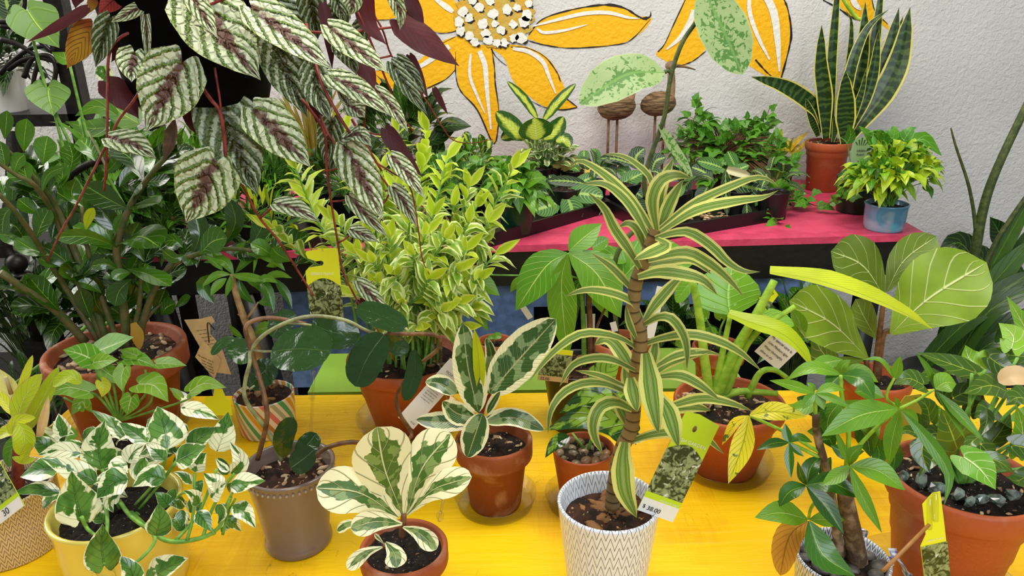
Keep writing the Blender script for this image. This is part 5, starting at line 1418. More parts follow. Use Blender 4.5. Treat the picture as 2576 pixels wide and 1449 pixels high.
# nursery trays
def tray(label, pts4, h=.035):
    P = [atZ(x, y, B) for x, y in pts4]; c = sum(P, V())/4; mb = MB()
    t = thing('nursery_tray', label, 'tray', c)
    inn = [c+(p-c)*.94 for p in P]
    mb.poly([p+V((0, 0, .002)) for p in P][::-1])
    for i in range(4):
        j = (i+1) % 4; u_ = V((0, 0, h)); z_ = V((0, 0, .001))
        mb.poly([P[i]+z_, P[j]+z_, P[j]+u_, P[i]+u_]); mb.poly([P[i]+u_, P[j]+u_, inn[j]+u_, inn[i]+u_]); mb.poly([inn[i]+u_, inn[j]+u_, inn[j]+z_*3, inn[i]+z_*3])
    mb.poly([p+V((0, 0, .004)) for p in inn]); obj('tray_body', mb, M_PLBLACK, t); return t
tray('black nursery tray set askew on the pink bench under the lime prayer plants', [(1235, 622), (1530, 535), (1420, 480), (1090, 560)])
tray('black nursery tray at the middle of the pink bench behind the dracaena top', [(1655, 608), (1975, 552), (1935, 490), (1500, 520)])
tray('black nursery tray on the pink bench behind the zz plant leaves', [(640, 640), (1000, 600), (990, 520), (640, 540)])
# prayer plants: three pots
def smallpot(name, label, x, y, r, h, mat=M_PLBLACK, cat='plant', group=None):
    p = atZ(x, y, B+.005); t = thing(name, label, cat, p, group); s_, q = pot(t, 'plain', r, h, .8, mat, M_SOIL, .1); return t, p.y, s_, q
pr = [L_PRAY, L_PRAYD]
t, Y, sc, sr = smallpot('prayer_plant', 'lime-veined prayer plant at the tray corner left of the dracaena', 1420, 535, .05, .075)
pleaves(t, '''1405,508 1375,520 1343,530 54 0 -.03 -.06
1424,492 1437,520 1444,560 58 0 -.04 -.08
1430,487 1470,488 1518,495 50 0 -.02 -.04
1400,540 1408,555 1415,567 38 0 -.04 -.05 m1
1412,502 1375,486 1343,478 30 -20 .0 .0 m1
1472,462 1425,455 1378,455 28 -20 .02 .02 m1
1440,470 1470,455 1500,440 34 0 .03 .04
1430,500 1400,470 1380,440 40 10 .03 .04 m1
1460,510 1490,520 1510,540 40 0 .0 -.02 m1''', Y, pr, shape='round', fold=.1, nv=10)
obj('stem', MB().tube([sc, atY(1428, 490, Y)], .003, .002, 6).tube([sc, atY(1472, 462, Y)], .003, .002, 6), T_GREEN, t)
t, Y, sc, sr = smallpot('prayer_plant', 'dark-leaved prayer plant just left of the dracaena crown', 1570, 520, .05, .075)
pleaves(t, '''1592,413 1550,400 1508,398 30 -20 .03 .03 m1
1560,468 1588,450 1618,435 42 0 .0 .02
1568,472 1595,482 1618,497 38 0 -.02 -.04 m1
1600,500 1612,525 1627,557 48 0 -.04 -.06 m1
1610,425 1600,395 1622,372 44 0 .04 .05 m1
1560,480 1540,455 1515,440 36 0 .01 .02 m1
1575,500 1590,530 1600,560 40 10 -.03 -.05 m1
1640,430 1650,405 1675,395 36 0 .04 .04 m1
1550,440 1535,425 1510,420 30 0 .03 .04 m1
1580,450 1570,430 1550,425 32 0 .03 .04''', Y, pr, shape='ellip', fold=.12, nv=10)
obj('stem', MB().tube([sc, atY(1592, 440, Y)], .003, .002, 6).tube([sc, atY(1600, 500, Y)], .003, .002, 6), T_GREEN, t)
t, Y, sc, sr = smallpot('prayer_plant', 'fine-veined prayer plant with curled pale leaves right of the dracaena crown', 1850, 535, .05, .07)
pleaves(t, '''1792,447 1765,430 1738,420 38 0 .02 .03 m1
1817,422 1785,411 1753,405 34 -20 .03 .03
1835,455 1880,470 1937,481 54 0 -.02 -.03 m1
1878,512 1880,545 1885,578 28 0 -.05 -.07 m1
1825,428 1826,480 1830,542 26 30 -.03 -.05 m1
1800,500 1780,510 1760,520 40 0 -.01 -.01 m1
1780,470 1770,490 1760,515 44 0 .0 -.02 m1
1850,420 1840,400 1830,380 34 0 .03 .03
1835,430 1860,425 1885,415 26 0 .02 .02
1700,470 1690,490 1700,520 36 0 .0 .0 m1
1740,450 1720,470 1700,490 36 0 .02 .01 m1''', Y, pr, shape='ellip', fold=.14, nv=10)
pleaves(t, '1828,426 1858,434 1887,442 22 30 -.02 -.03', Y, simple('curled_leaf', '#c9c79a', .6), 'curled_leaf', shape='belt', fold=.6)
obj('stem', MB().tube([sc, atY(1828, 430, Y)], .003, .002, 6).tube([sc, atY(1878, 510, Y)], .003, .002, 6), T_GREEN, t)
mb = MB(); rg = random.Random(2)
# loose dry chips lying in the middle tray
cc = atZ(1770, 553, B+.008)
for i in range(70): s = rg.uniform(.006, .012); mb.blob(cc+V((rg.uniform(-.09, .09), rg.uniform(-.01, .06), rg.uniform(0, .006))), (s, s*.5, s*.25), 6, 4, rg.random(), 0, Matrix.Rotation(rg.uniform(0, 6), 3, 'Z'), .3, rg)
tag(obj('wood_chips', mb, M_CHIPP, loc=cc, kind='stuff'), 'pale dry wood chips lying in the middle black tray', 'wood chips')
for x, y, lab in ((1940, 545, 'black nursery pot at the right end of the middle tray under the ivy'), (1700, 545, 'black nursery pot at the left part of the middle tray behind the dracaena'), (1490, 515, 'black nursery pot between the two prayer plants left of the dracaena')):
    t, Y, sc, sr = smallpot('prayer_plant', lab, x, y, .045, .075); f_ = MB(); bush(f_, sc+V((0, 0, .03)), (.05, .04, .035), 14, (.05, .07), .6, 'ellip', .3, .3, .4, x, -.1, mats=(0, 1, 1)); obj('foliage', f_, pr, t)
# peperomia, aglaonema, dieffenbachia, green pothos
t, Y, sc, sr = smallpot('variegated_peperomia', 'cream-edged peperomia mound in front of the dieffenbachia on the bench', 1375, 480, .05, .08)
f_ = MB(); s_ = MB(); bush(f_, atY(1370, 395, Y), (.085, .06, .055), 95, (.032, .048), .6, 'ellip', .25, .35, .4, 91, -.4, s_, sc); obj('foliage', f_, L_PEP, t); obj('stem', s_, T_GREEN, t)
t, Y, sc, sr = smallpot('pale_aglaonema', 'pale cream and pink leaved plant right of the peperomia mound', 1440, 480, .04, .07)
pleaves(t, '''1420,445 1440,420 1462,400 48 0
1415,450 1400,430 1412,405 34 0
1450,445 1470,425 1500,420 36 0 .02 .02
1430,455 1400,450 1385,430 30 0''', Y, lm('pale_leaf', '#c3c58f', '#d8d3a4', '#eae3c0', edge='#c98a80', rough=.4), shape='ellip')
obj('stem', MB().tube([sc, atY(1430, 450, Y)], .003, .002, 6), T_GREEN, t)
t, Y, sc, sr = smallpot('dieffenbachia', 'broad-leaved dieffenbachia with rolled new leaves below the left painted flower', 1350, 488, .055, .09)
pstems(t, '1355,440 1352,390 1350,340 6 4', Y, T_GREEN)
pleaves(t, '''1350,352 1347,322 1344,296 90 0 -.02 -.03
1322,350 1285,318 1247,281 52 0 -.01 -.02
1368,352 1402,322 1418,293 46 0 .02 .02
1352,300 1318,250 1275,204 24 20 .02 .03
1366,305 1405,255 1449,210 28 10 .02 .03
1398,355 1420,352 1434,372 38 0 .0 -.01
1300,350 1285,340 1260,350 30 0 .01 .0''', Y, L_DIEF, shape='ellip', fold=.15, nv=12, nu=5)
t, Y, sc, sr = smallpot('golden_pothos', 'bright green pothos in a dark green plastic pot at the front of the bench tray', 1300, 585, .05, .09, M_PLGREEN)
f_ = MB(); s_ = MB(); bush(f_, atY(1300, 470, Y), (.06, .05, .06), 60, (.045, .065), .7, 'heart', .4, .2, .4, 93, -.5, s_, sc); obj('foliage', f_, L_GREEN, t); obj('stem', s_, T_GREEN, t)
pleaves(t, '1270,470 1275,500 1283,525 30 0 -.06 -.07\n1300,480 1305,510 1308,540 34 0 -.06 -.08\n1320,460 1340,450 1375,445 40 0 -.03 -.04', Y, L_GREEN, shape='heart')
# loose bushes along the bench back and left
def benchbush(name, label, x, y, fy, rad, n, ln, ar, sh_, mats, seed, h=.09, r=.055, droop=.25, upb=.35, potm=M_PLBLACK, stemm_=None, dy=0):
    t, Y, sc, sr = smallpot(name, label, x, fy, r, h, potm); f_ = MB(); s_ = MB()
    bush(f_, atY(x, y, Y+dy), rad, n, ln, ar, sh_, droop, upb, .35, seed, -.6, s_, sc, mats=tuple(range(len(mats)))); obj('foliage', f_, mats, t); obj('stem', s_, stemm_ or T_GREEN, t); return t, Y
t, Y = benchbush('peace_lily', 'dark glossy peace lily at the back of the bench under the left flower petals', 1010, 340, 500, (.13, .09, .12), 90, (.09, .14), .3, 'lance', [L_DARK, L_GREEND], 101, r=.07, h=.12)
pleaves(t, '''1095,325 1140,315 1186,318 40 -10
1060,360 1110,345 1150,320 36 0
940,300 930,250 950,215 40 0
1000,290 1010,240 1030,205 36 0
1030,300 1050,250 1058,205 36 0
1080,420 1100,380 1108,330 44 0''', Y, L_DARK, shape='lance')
benchbush('parlor_palm', 'feathery parlor palm behind the hanging vine on the bench', 690, 430, 545, (.12, .08, .14), 420, (.05, .09), .11, 'lance', [L_PALM, L_GREEND], 102, droop=.4)
t, Y, sc, sr = smallpot('ribbon_dracaena', 'upright tan and green striped grassy plant beside the parlor palm', 805, 545, .05, .09); f_ = MB(); rg = random.Random(8)
for i in range(60):
    a = rg.uniform(-1, 1); tip = sc+V((a*.12, rg.uniform(-.06, .06), rg.uniform(.18, .36))); mid_ = sc.lerp(tip, .6)+V((0, 0, .05)); leaf(f_, [sc, mid_, tip], .011, V((rg.uniform(-.4, .4), -1, .2)), 'strap', .3, 0, 2, 8, rnd=rg.random(), rg=rg)
obj('foliage', f_, L_MARG, t)
benchbush('leafy_houseplant', 'mid-green leafy plant on the bench left of the parlor palm', 520, 440, 560, (.13, .09, .12), 150, (.06, .1), .4, 'ovate', [L_GREEN, L_GREEND], 103)
benchbush('leafy_houseplant', 'dark leafy plant at the bench front left between zz leaves', 420, 560, 630, (.13, .07, .08), 110, (.06, .1), .45, 'ovate', [L_GREEND, L_GREEN, L_DARK], 104, h=.06)
benchbush('leafy_houseplant', 'grassy-leaved plant on the bench under the middle of the rex vine', 640, 560, 610, (.12, .06, .06), 130, (.06, .11), .14, 'lance', [L_GREEN, L_LIME, L_GREEND], 105, h=.06)
benchbush('spotted_houseplant', 'small spotted-leaf plant at the bench back below the long yellow petal', 1195, 410, 500, (.08, .06, .07), 90, (.035, .055), .55, 'ellip', [L_GREEN, L_DIEF], 106)
benchbush('leafy_houseplant', 'green feather-veined plant on the bench behind the yellow-green bush', 1130, 470, 540, (.12, .07, .08), 110, (.05, .08), .5, 'ellip', [L_GREEN, L_PRAY], 107)
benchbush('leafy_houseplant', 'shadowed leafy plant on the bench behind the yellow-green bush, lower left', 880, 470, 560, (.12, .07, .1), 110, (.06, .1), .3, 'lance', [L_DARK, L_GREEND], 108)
benchbush('leafy_houseplant', 'green leafy plant at far left of the bench behind the zz plant', 300, 470, 620, (.15, .1, .14), 130, (.07, .11), .5, 'ovate', [L_GREEND, L_GREEN], 109, r=.07)
# wooden birds
def bird(label, x, yt, yb, legs, head, foot, flip, Yb):
    c = atY(x, (yt+yb)/2, Yb); h = (yb-yt)/2*depth(c)/F; t = thing('wooden_bird', label, 'sculpture', V((c.x, c.y, B)))
    rg = random.Random(x); mb = MB(); rows = []
    R_ = Matrix.Rotation(radians(-6*flip), 3, 'Y')
    mb.blob(c, (h*1.55, h*1.0, h*1.05), 24, 14, 0, 0, R_, .02, rg); obj('body', mb, M_DRIFT, t)
    if head:
        hx, hy = head; hp = atY(hx, hy, Yb); nb = c+V((h*.95*flip, 0, h*.2))
        mb = MB(); mb.tube([nb, V((nb.x+h*.1*flip, c.y, nb.z+(hp.z-nb.z)*.45)), hp], h*.42, h*.3, 10, smooth_n=5); obj('neck', mb, M_TWIG, t)
        mb = MB(); mb.blob(hp+V((0, 0, h*.1)), (h*.52, h*.42, h*.42), 12, 8); k = obj('head', mb, M_TWIG, t)
        mb = MB(); mb.tube([hp+V((h*.3*flip, 0, h*.1)), hp+V((h*1.2*flip, 0, -h*.02)), hp+V((h*2.1*flip, 0, -h*.28))], h*.16, h*.05, 8, smooth_n=4); obj('beak', mb, M_DRIFT, k)
        obj('eye', MB().blob(hp+V((h*.2*flip, -h*.42, h*.2)), h*.07, 6, 4), M_INK, k)
    for lx in legs:
        p = atY(lx, yb-8, Yb); obj('leg', MB().tube([p, V((p.x, p.y, B+.015))], .0045, .0045, 8), M_DOWEL, t)
    c2 = V((c.x, c.y, B)); obj('base', MB().box((c2.x-.05, c2.y-.03, B), (c2.x+.05, c2.y+.03, B+.015)), M_TWIG, t)
bird('driftwood bird with long beak and neck on dowel legs by the wall', 1656, 232, 290, (1649, 1672), (1688, 168), 0, 1, 2.5)
bird('small driftwood bird on two dowel legs, mostly behind the silvery leaf', 1551, 238, 300, (1531, 1553), (1540, 168), 0, 1, 2.5)
# plastic cup
p = atZ(2040, 474, B); t_ = obj('plastic_saucer', MB().lathe([(0, .002), (.03, .002), (.036, .03), (.037, .03), (.031, .0), (0, 0)], p, 32), M_CLEAR, loc=p); tag(t_, 'small clear plastic cup beside the snake plant pot', 'cup')
# ---------------- left: iron stand with its plants ----------------
RYx = 1.95
t = thing('iron_plant_stand', 'black wrought iron shelf stand with scrollwork at the left edge', 'shelf', (-1.6, RYx, 0))
def ip(x, y, Yd=0): return atY(x, y, RYx+Yd)
a = ip(150, 40); 
obj('post', MB().box((a.x-.022, RYx-.02, 0), (a.x+.022, RYx+.02, 2.2)), M_IRON, t)
obj('post', MB().box((a.x-.9, RYx-.02, 0), (a.x-.86, RYx+.02, 2.2)), M_IRON, t)
obj('post', MB().box((a.x-.022, RYx+.38, 0), (a.x+.022, RYx+.42, 2.2)), M_IRON, t)
s1 = ip(150, 285).z
for z in (s1, s1-.42, s1-.85):
    obj('shelf', MB().box((a.x-.9, RYx-.02, z-.03), (a.x+.02, RYx+.4, z)), M_IRON, t)
def scroll(P, r=.0065): return MB().tube([ip(x, y, -.03) for x, y in P], r, r*.8, 8, smooth_n=6)
for P in ([(60, 195), (80, 150), (120, 140), (140, 165), (135, 205), (118, 215), (106, 205), (106, 195), (114, 192)], [(0, 65), (50, 72), (85, 90), (130, 130), (128, 108), (108, 98), (112, 110)], [(0, 100), (40, 110), (75, 130), (95, 150), (85, 200), (88, 230), (108, 250)], [(-10, 55), (40, 50), (60, 20), (62, -20)], [(20, 175), (60, 150), (100, 145), (150, 160)], [(0, 185), (30, 155), (70, 125), (110, 115)]):
    obj('scroll', scroll(P), M_IRON, t)
# curved arm with ball finial
mb = MB(); P = [atY(x, y, 1.7) for x, y in ((40, 330), (38, 420), (32, 500), (18, 570), (8, 620), (22, 648))]; P = catmull(P, 5)
rows = [[p+V((-.02, -.004, 0)), p+V((.02, -.004, 0)), p+V((.02, .004, 0)), p+V((-.02, .004, 0))] for p in P]
t = thing('iron_chair', 'black iron garden chair arm with ball finial at the left edge', 'chair', (P[-1].x, 1.7, 0))
mb.grid(rows, [[(0, 0)]*4]*len(rows), closed=True); obj('arm', mb, M_IRON, t)
fb = atY(43, 662, 1.68); obj('finial', MB().blob(fb, .023, 16, 10).blob(fb-V((0, 0, .028)), (.024, .024, .007), 14, 6).blob(fb-V((0, 0, .038)), (.02, .02, .006), 14, 6).blob(fb-V((0, 0, .048)), (.022, .022, .007), 14, 6), M_IRON, t)
obj('leg', MB().tube([fb-V((0, 0, .05)), fb-V((-.02, 0, .18))], .02, .026, 12).box((fb.x-.012, fb.y-.034, fb.z-.27), (fb.x+.05, fb.y+.03, fb.z-.19)).tube([fb-V((-.02, 0, .27)), V((fb.x+.03, fb.y, 0))], .03, .02, 4), M_IRON, t)
P = [atY(x, y, 1.62) for x, y in ((150, 530), (150, 490), (165, 455), (200, 425), (250, 405), (300, 404))]
obj('back_hoop', MB().tube(P, .009, .008, 8, smooth_n=6), M_IRON, t)
# white pot with arched opening on the stand
p = ip(-22, 290, .06); p.z = s1; t = thing('white_cachepot', 'white ceramic pot with an arched cut-out and dark leaves on the iron stand', 'plant', p); Yp = p.y
k = .19/2; top = .11; mb = MB(); seg = 48; rows = []; uvs = []
def hole(a, z): return (abs(a-(-pi/2+.45)) < .3 and z < .045+.025*sqrt(max(0, 1-((a+pi/2-.45)/.34)**2)))
zs = [0, .004, .02, .04, .05, .057, .064, .07, .09, .106, .11]
V_, F_ = [], []
for i, z in enumerate(zs):
    for j in range(seg):
        a = -pi+2*pi*j/seg; r = k*(.93+.1*z/top)
        V_.append(p+V((r*cos(a), r*sin(a), z)))
for i in range(len(zs)-1):
    for j in range(seg):
        a = -pi+2*pi*(j+.5)/seg
        if not hole(a, (zs[i]+zs[i+1])/2): q = (j+1) % seg; F_.append((i*seg+j, i*seg+q, (i+1)*seg+q, (i+1)*seg+j))
mb.add(V_, F_); o = obj('pot', mb, M_WHITEG, t); md = o.modifiers.new('wall', 'SOLIDIFY'); md.thickness = .008; md.offset = -1
obj('liner', MB().lathe([(0, .01), (k*.72, .01), (k*.8, .095), (0, .09)], p, 24), M_VOID, t)
f_ = MB(); s_ = MB(); bush(f_, ip(10, 165, .06), (.1, .06, .07), 60, (.05, .09), .35, 'lance', .4, .3, .4, 111, -.5, s_, p+V((0, 0, .09))); obj('foliage', f_, L_DARK, t); obj('stem', s_, T_DARK, t)
# frosted leaf plant above
pp = ip(0, 30, .1); t = thing('silvery_fern', 'grey-green patterned leaves at the top left corner on the iron stand', 'plant', pp)
pleaves(t, '''30,55 20,20 10,-20 60 0
10,60 0,40 -20,20 50 0
60,-10 45,20 20,50 40 0
5,90 20,110 34,125 24 0''', pp.y, L_PRAYD, shape='ellip')
# tall heart-leaf philodendron behind the zz plant
bx = V((-1.5, 1.5, 0)); t = thing('heart_philodendron', 'philodendron with big smooth heart-shaped leaves on tall stalks, upper left', 'plant', bx); Yh = 1.62
obj('pot', MB().lathe([(0, 0), (.1, 0), (.13, .55), (.12, .55), (.11, .5), (0, .5)], bx), M_CLAY, t)
obj('soil', MB().lathe([(.112, .51), (0, .515)], bx), M_SOIL, t)
rt_ = proj(bx+V((0, 0, .5)))
for x, y in ((66, 30), (122, 222), (175, 160), (200, 300)):
    mb = MB(); q = atY(x, y, Yh); r0 = bx+V((0, 0, .5)); mb.tube([r0, V((q.x+.03, Yh, .9)), V((q.x+.005, Yh, q.z-.15)), q], .0045, .003, 8, smooth_n=6); obj('stalk', mb, T_GREEN, t)
pleaves(t, '''70,28 100,70 150,121 122 0 .0 -.02
120,220 124,250 135,292 116 0 .0 -.03
175,152 150,142 129,130 36 0 .02 .02
298,292 245,268 188,292 42 -20 .02 .0 ovate
268,322 220,322 163,305 50 0 .03 .03
352,312 300,280 262,232 74 10 .06 .05 ovate''', Yh, L_HEART, shape='heart', fold=.12, nv=14, nu=6)
# frosted pothos on the left behind the vine
c = atY(290, 170, 1.7); t = thing('marbled_trailer', 'white-streaked green leaves showing behind the hanging vine, upper left', 'plant', c)
pleaves(t, '''265,165 262,190 268,215 50 0
340,110 345,125 342,140 24 0
430,140 425,155 415,165 26 0
460,285 490,270 530,280 40 0
425,250 440,262 470,265 34 0''', c.y, L_NJOY, shape='ovate')
obj('stem', MB().tube([atY(262, 165, c.y), atY(300, 250, c.y), atY(330, 380, c.y)], .003, .003, 6, smooth_n=4).tube([atY(300, 250, c.y), atY(425, 255, c.y), atY(460, 285, c.y)], .003, .002, 6, smooth_n=4).tube([atY(300, 150, c.y), atY(430, 140, c.y)], .003, .002, 6), T_GREEN, t)
# ---------------- right: floor plants ----------------
bx = V((1.62, 2.05, 0)); t = thing('bird_of_paradise', 'tall dark strap-leaved plant rising from the floor at the right edge', 'plant', bx); Yb = 2.05
obj('pot', MB().lathe([(0, 0), (.14, 0), (.18, .34), (.17, .34), (.16, .3), (0, .3)], bx), M_PLBLACK, t); obj('soil', MB().lathe([(.165, .31), (0, .315)], bx), M_SOIL, t)
pstems(t, '''2400,905 2430,760 2452,640 2475,520 2510,420 2590,250 17 10
2400,905 2440,700 2455,600 2440,480 2405,370 2392,322 8 2
2410,905 2460,720 2500,620 2550,540 2600,470 9 6''', Yb, T_DARK, 'stalk', seg=10)
pleaves(t, '''2390,905 2470,720 2600,480 54 0 .0 .0
2370,905 2460,760 2600,600 60 10 -.02 -.04
2350,905 2440,790 2600,680 56 0 -.04 -.08
2380,910 2500,740 2600,560 46 20 .02 .02
2330,910 2420,820 2540,740 50 0 -.06 -.1
2400,910 2480,790 2600,720 60 0 -.08 -.12
2440,900 2520,820 2620,780 50 10 -.08 -.12
2360,900 2410,760 2500,640 44 20 .05 .05
2420,920 2500,860 2610,850 50 10 -.08 -.14
2340,915 2380,850 2420,760 44 10 -.04 -.05
2395,900 2420,810 2470,700 40 0 -.05 -.06''', Yb, L_STALK, 'blade', shape='belt', fold=.2, nv=14)
c = atY(2440, 630, 2.35); t = thing('shade_plant', 'dark broad-leaved plant on the floor at right behind the tall stalks', 'plant', (c.x, c.y, 0)); Yc = c.y
pleaves(t, '''2450,650 2410,610 2355,640 70 0
2520,600 2505,570 2490,545 60 0
2560,650 2545,620 2535,590 70 0
2480,660 2450,640 2420,690 60 0
2570,700 2530,690 2500,720 70 0
2420,700 2380,680 2350,720 60 0''', Yc, L_DARK, shape='heart')
obj('stem', MB().tube([V((c.x, c.y, .3)), atY(2450, 650, Yc)], .006, .005, 6).tube([V((c.x, c.y, .3)), atY(2520, 600, Yc)], .006, .005, 6), T_DARK, t)
obj('pot', MB().lathe([(0, 0), (.11, 0), (.14, .3), (.13, .3), (.12, .27), (0, .27)], (c.x, c.y, 0)), M_PLBLACK, t)
# ---------------- plant tags ----------------
def textmesh(s, size, mat, parent, at, xd, yd, name='lettering', width=None, shear=0, off=.0008):
    """lettering laid on a card: at = lower-left corner, xd, yd = unit directions on the card"""
    cu = bpy.data.curves.new('lettering', 'FONT'); cu.body = s; cu.size = size; cu.shear = shear; cu.extrude = .0001
    o = bpy.data.objects.new('tmp', cu); COL.objects.link(o); dg = bpy.context.evaluated_depsgraph_get(); me = bpy.data.meshes.new_from_object(o.evaluated_get(dg)); bpy.data.objects.remove(o); bpy.data.curves.remove(cu)
    xs = [v.co.x for v in me.vertices]; k = width/(max(xs)-min(xs)) if width else 1; x0 = min(xs)
    xd, yd = V(xd), V(yd); n = xd.cross(yd).normalized(); org = ORG[parent.name]
    for v in me.vertices: q = V(at)+xd*((v.co.x-x0)*k)+yd*(v.co.y*k)+n*(off+v.co.z); v.co = q-org
    me.materials.clear(); me.materials.append(mat); o = bpy.data.objects.new(name, me); COL.objects.link(o); o.parent = parent; ORG[o.name] = org; return o
class Card:
    """card given by image corners TL TR BR BL at distance Y (+dy per corner)"""
    def __init__(s, corners, Y):
        s.q = [atY(c[0], c[1], Y+(c[2] if len(c) > 2 else 0)) for c in corners]; s.x = (s.q[1]-s.q[0]+s.q[2]-s.q[3])/2; s.y = (s.q[0]-s.q[3]+s.q[1]-s.q[2])/2
        s.w, s.h = s.x.length, s.y.length; s.xd = s.x/s.w; yy = s.y-s.xd*s.y.dot(s.xd); s.yd = yy.normalized(); s.h = yy.length; s.n = s.xd.cross(s.yd).normalized(); s.o = s.q[3]
    def p(s, u, v, k=0): return s.o+s.xd*(u*s.w)+s.yd*(v*s.h)+s.n*(.0004*k)
    def area(s, uv, k): return [s.p(u, v, k) for u, v in uv]
def slab(card, uv, th=.0006):
    mb = MB(); a = card.area(uv, 0); b = [p-card.n*th for p in a]; mb.poly(a); mb.poly(b[::-1])
    for i in range(len(a)): j = (i+1) % len(a); mb.poly([b[i], b[j], a[j], a[i]])
    return mb
def patch(card, uv, k, mat, name, par): return obj(name, MB().poly(card.area(uv, k)), mat, par)
def stake(t, pts, Y, r=.0016, name='stake'):
    mb = MB(); mb.tube([atY(q[0], q[1], Y+(q[2] if len(q) > 2 else 0)) for q in pts], r, r, 6); return obj(name, mb, M_CLEAR, t)
arc = lambda y0, h, n=12, x0=0, x1=1: [(x1-(x1-x0)*i/n, y0+h*sin(pi*i/n)) for i in range(n+1)]
def arcdown(y0, h, n=12): return [(i/n, y0+h*sin(pi*i/n)) for i in range(n+1)]
GP = [(0, 0), (1, 0), (1, 1), (.42, 1), (.42, .985), (.08, .96), (.05, .93), (.1, .86), (.35, .82), (.5, .83), (.56, .80), (.5, .76), (.1, .73), (0, .68)]
def greentag(name, label, corners, Y, title, tw, price=None, pw=.5, light=None, shape=None, top=M_TAGY, pic=(.0, .6), tpos=(.15, .655), arch=.07):
    c = Card(corners, Y); t = thing(name, label, 'plant tag', (c.q[0]+c.q[2])/2)
    cd_ = obj('card', slab(c, shape or [(0, 0), (1, 0), (1, 1), (0, 1)]), top, t)
    patch(c, [(0, pic[0]), (1, pic[0])]+arc(pic[1]-arch, arch), 1, M_PRINT, 'picture', t)
    textmesh(title, .01, M_INKW, t, c.p(tpos[0], tpos[1], 1), c.xd, c.yd, width=c.w*tw)
    return c, t
YA = POT['A'][1].y
c, t = greentag('dish_garden_tag', 'lime tag reading DISH GARDEN with a 38.00 price beside the chevron pot', [(1688, 1022, .0), (1770, 1052, .0), (1701, 1317, -.02), (1603, 1282, -.02)], YA-.01, 'DISH GARDEN', .8, top=M_TAGG, shape=[(0, 0), (1, 0), (1, .985), (.4, 1.02), (.04, 1.0)], pic=(.2, .72), tpos=(.12, .735), arch=.09)
patch(c, [(0, 0), (1, 0), (1, .14), (0, .14)], 2, M_TAGW, 'price_strip', t); patch(c, [(0, .14), (1, .14), (1, .2), (0, .2)], 2, M_TAGG, 'light_band', t)
textmesh('MODERATE LIGHT', .006, M_INKW, t, c.p(.42, .15, 2), c.xd, c.yd, width=c.w*.52)
textmesh('38.00', .012, M_INK, t, c.p(.2, .035, 3), c.xd, (c.yd+c.xd*.12).normalized(), width=c.w*.36); textmesh('$', .007, M_INK, t, c.p(.08, .045, 3), c.xd, c.yd)
patch(c, [(.45+.05*cos(a*pi/6), .88+.03*sin(a*pi/6)) for a in range(12)], 2, M_DRIFT, 'punch_hole', t)
stake(t, [(1712, 1050), (1660, 1180, .02), (1625, 1280, .02)], YA, .0018)
YL = POT['L'][1].y-.2
c, t = greentag('green_plant_tag', 'yellow hook-shaped tag reading GREEN PLANT hanging by the yellow-green bush', [(776, 625), (862, 625), (866, 800), (780, 800)], YL+.1, 'GREEN PLANT', .68, shape=GP, pic=(0, .58), tpos=(.15, .63), arch=.12)
stake(t, [(808, 598), (812, 632)], YL+.095); stake(t, [(790, 935, -.02), (786, 1000, -.02), (781, 1120, -.02)], YL+.08, .003); stake(t, [(812, 632), (800, 800), (788, 940)], YL+.115, .002)
obj('stake_ring', MB().blob(atY(785, 1000, YL+.06), (.006, .003, .006), 12, 8), M_CLEAR, t)
YJ = POT['J'][1].y-.14
c, t = greentag('green_plant_tag', 'yellow-green tag reading GREEN PLANT leaning on the large terracotta pot', [(2330, 1262), (2385, 1232), (2402, 1462), (2326, 1462)], YJ, 'GREEN PLANT', .62, top=M_TAGY, pic=(0, .42), tpos=(.24, .47), arch=.0, shape=[(0, 0), (1, 0), (.95, .6), (.9, 1), (.6, 1), (.2, .9), (.22, .55), (-.02, .43)])
obj('stake', MB().tube([atY(2337, 1252, YJ), atY(2338, 1330, YJ)], .003, .003, 6).tube([atY(2352, 1240, YJ-.004), atY(2354, 1310, YJ-.004)], .003, .003, 6), M_CLEAR, t)
p1 = atY(2337, 1320, YJ-.01); p0 = atY(2222, 1436, YJ-.05); o = obj('wooden_stick', MB().tube([p0, p1], .0022, .0019, 8), M_STICK, loc=p0); tag(o, 'thin wooden stick leaning from the money tree pot to the green tag', 'stick')
YE = POT['E'][1].y-.13
c, t = greentag('price_tag', 'tilted green plant tag with a 30 dollar price strip, lower left', [(-95, 1140, .03), (8, 1070, .03), (66, 1255, -.01), (-46, 1355, -.01)], YE, 'GREEN PLANT', .8, top=M_TAGG, pic=(.2, .68), tpos=(.2, .74), arch=.06)
patch(c, [(0, 0), (1, 0), (1, .14), (0, .14)], 2, M_TAGW, 'price_strip', t); textmesh('30', .012, M_INK, t, c.p(.6, .04, 3), c.xd, c.yd, width=c.w*.13); textmesh('$', .007, M_INK, t, c.p(.42, .04, 3), c.xd, c.yd)
stake(t, [(125, 990, .05), (150, 1060, .05), (158, 1130, .04)], YE+.2, .002)
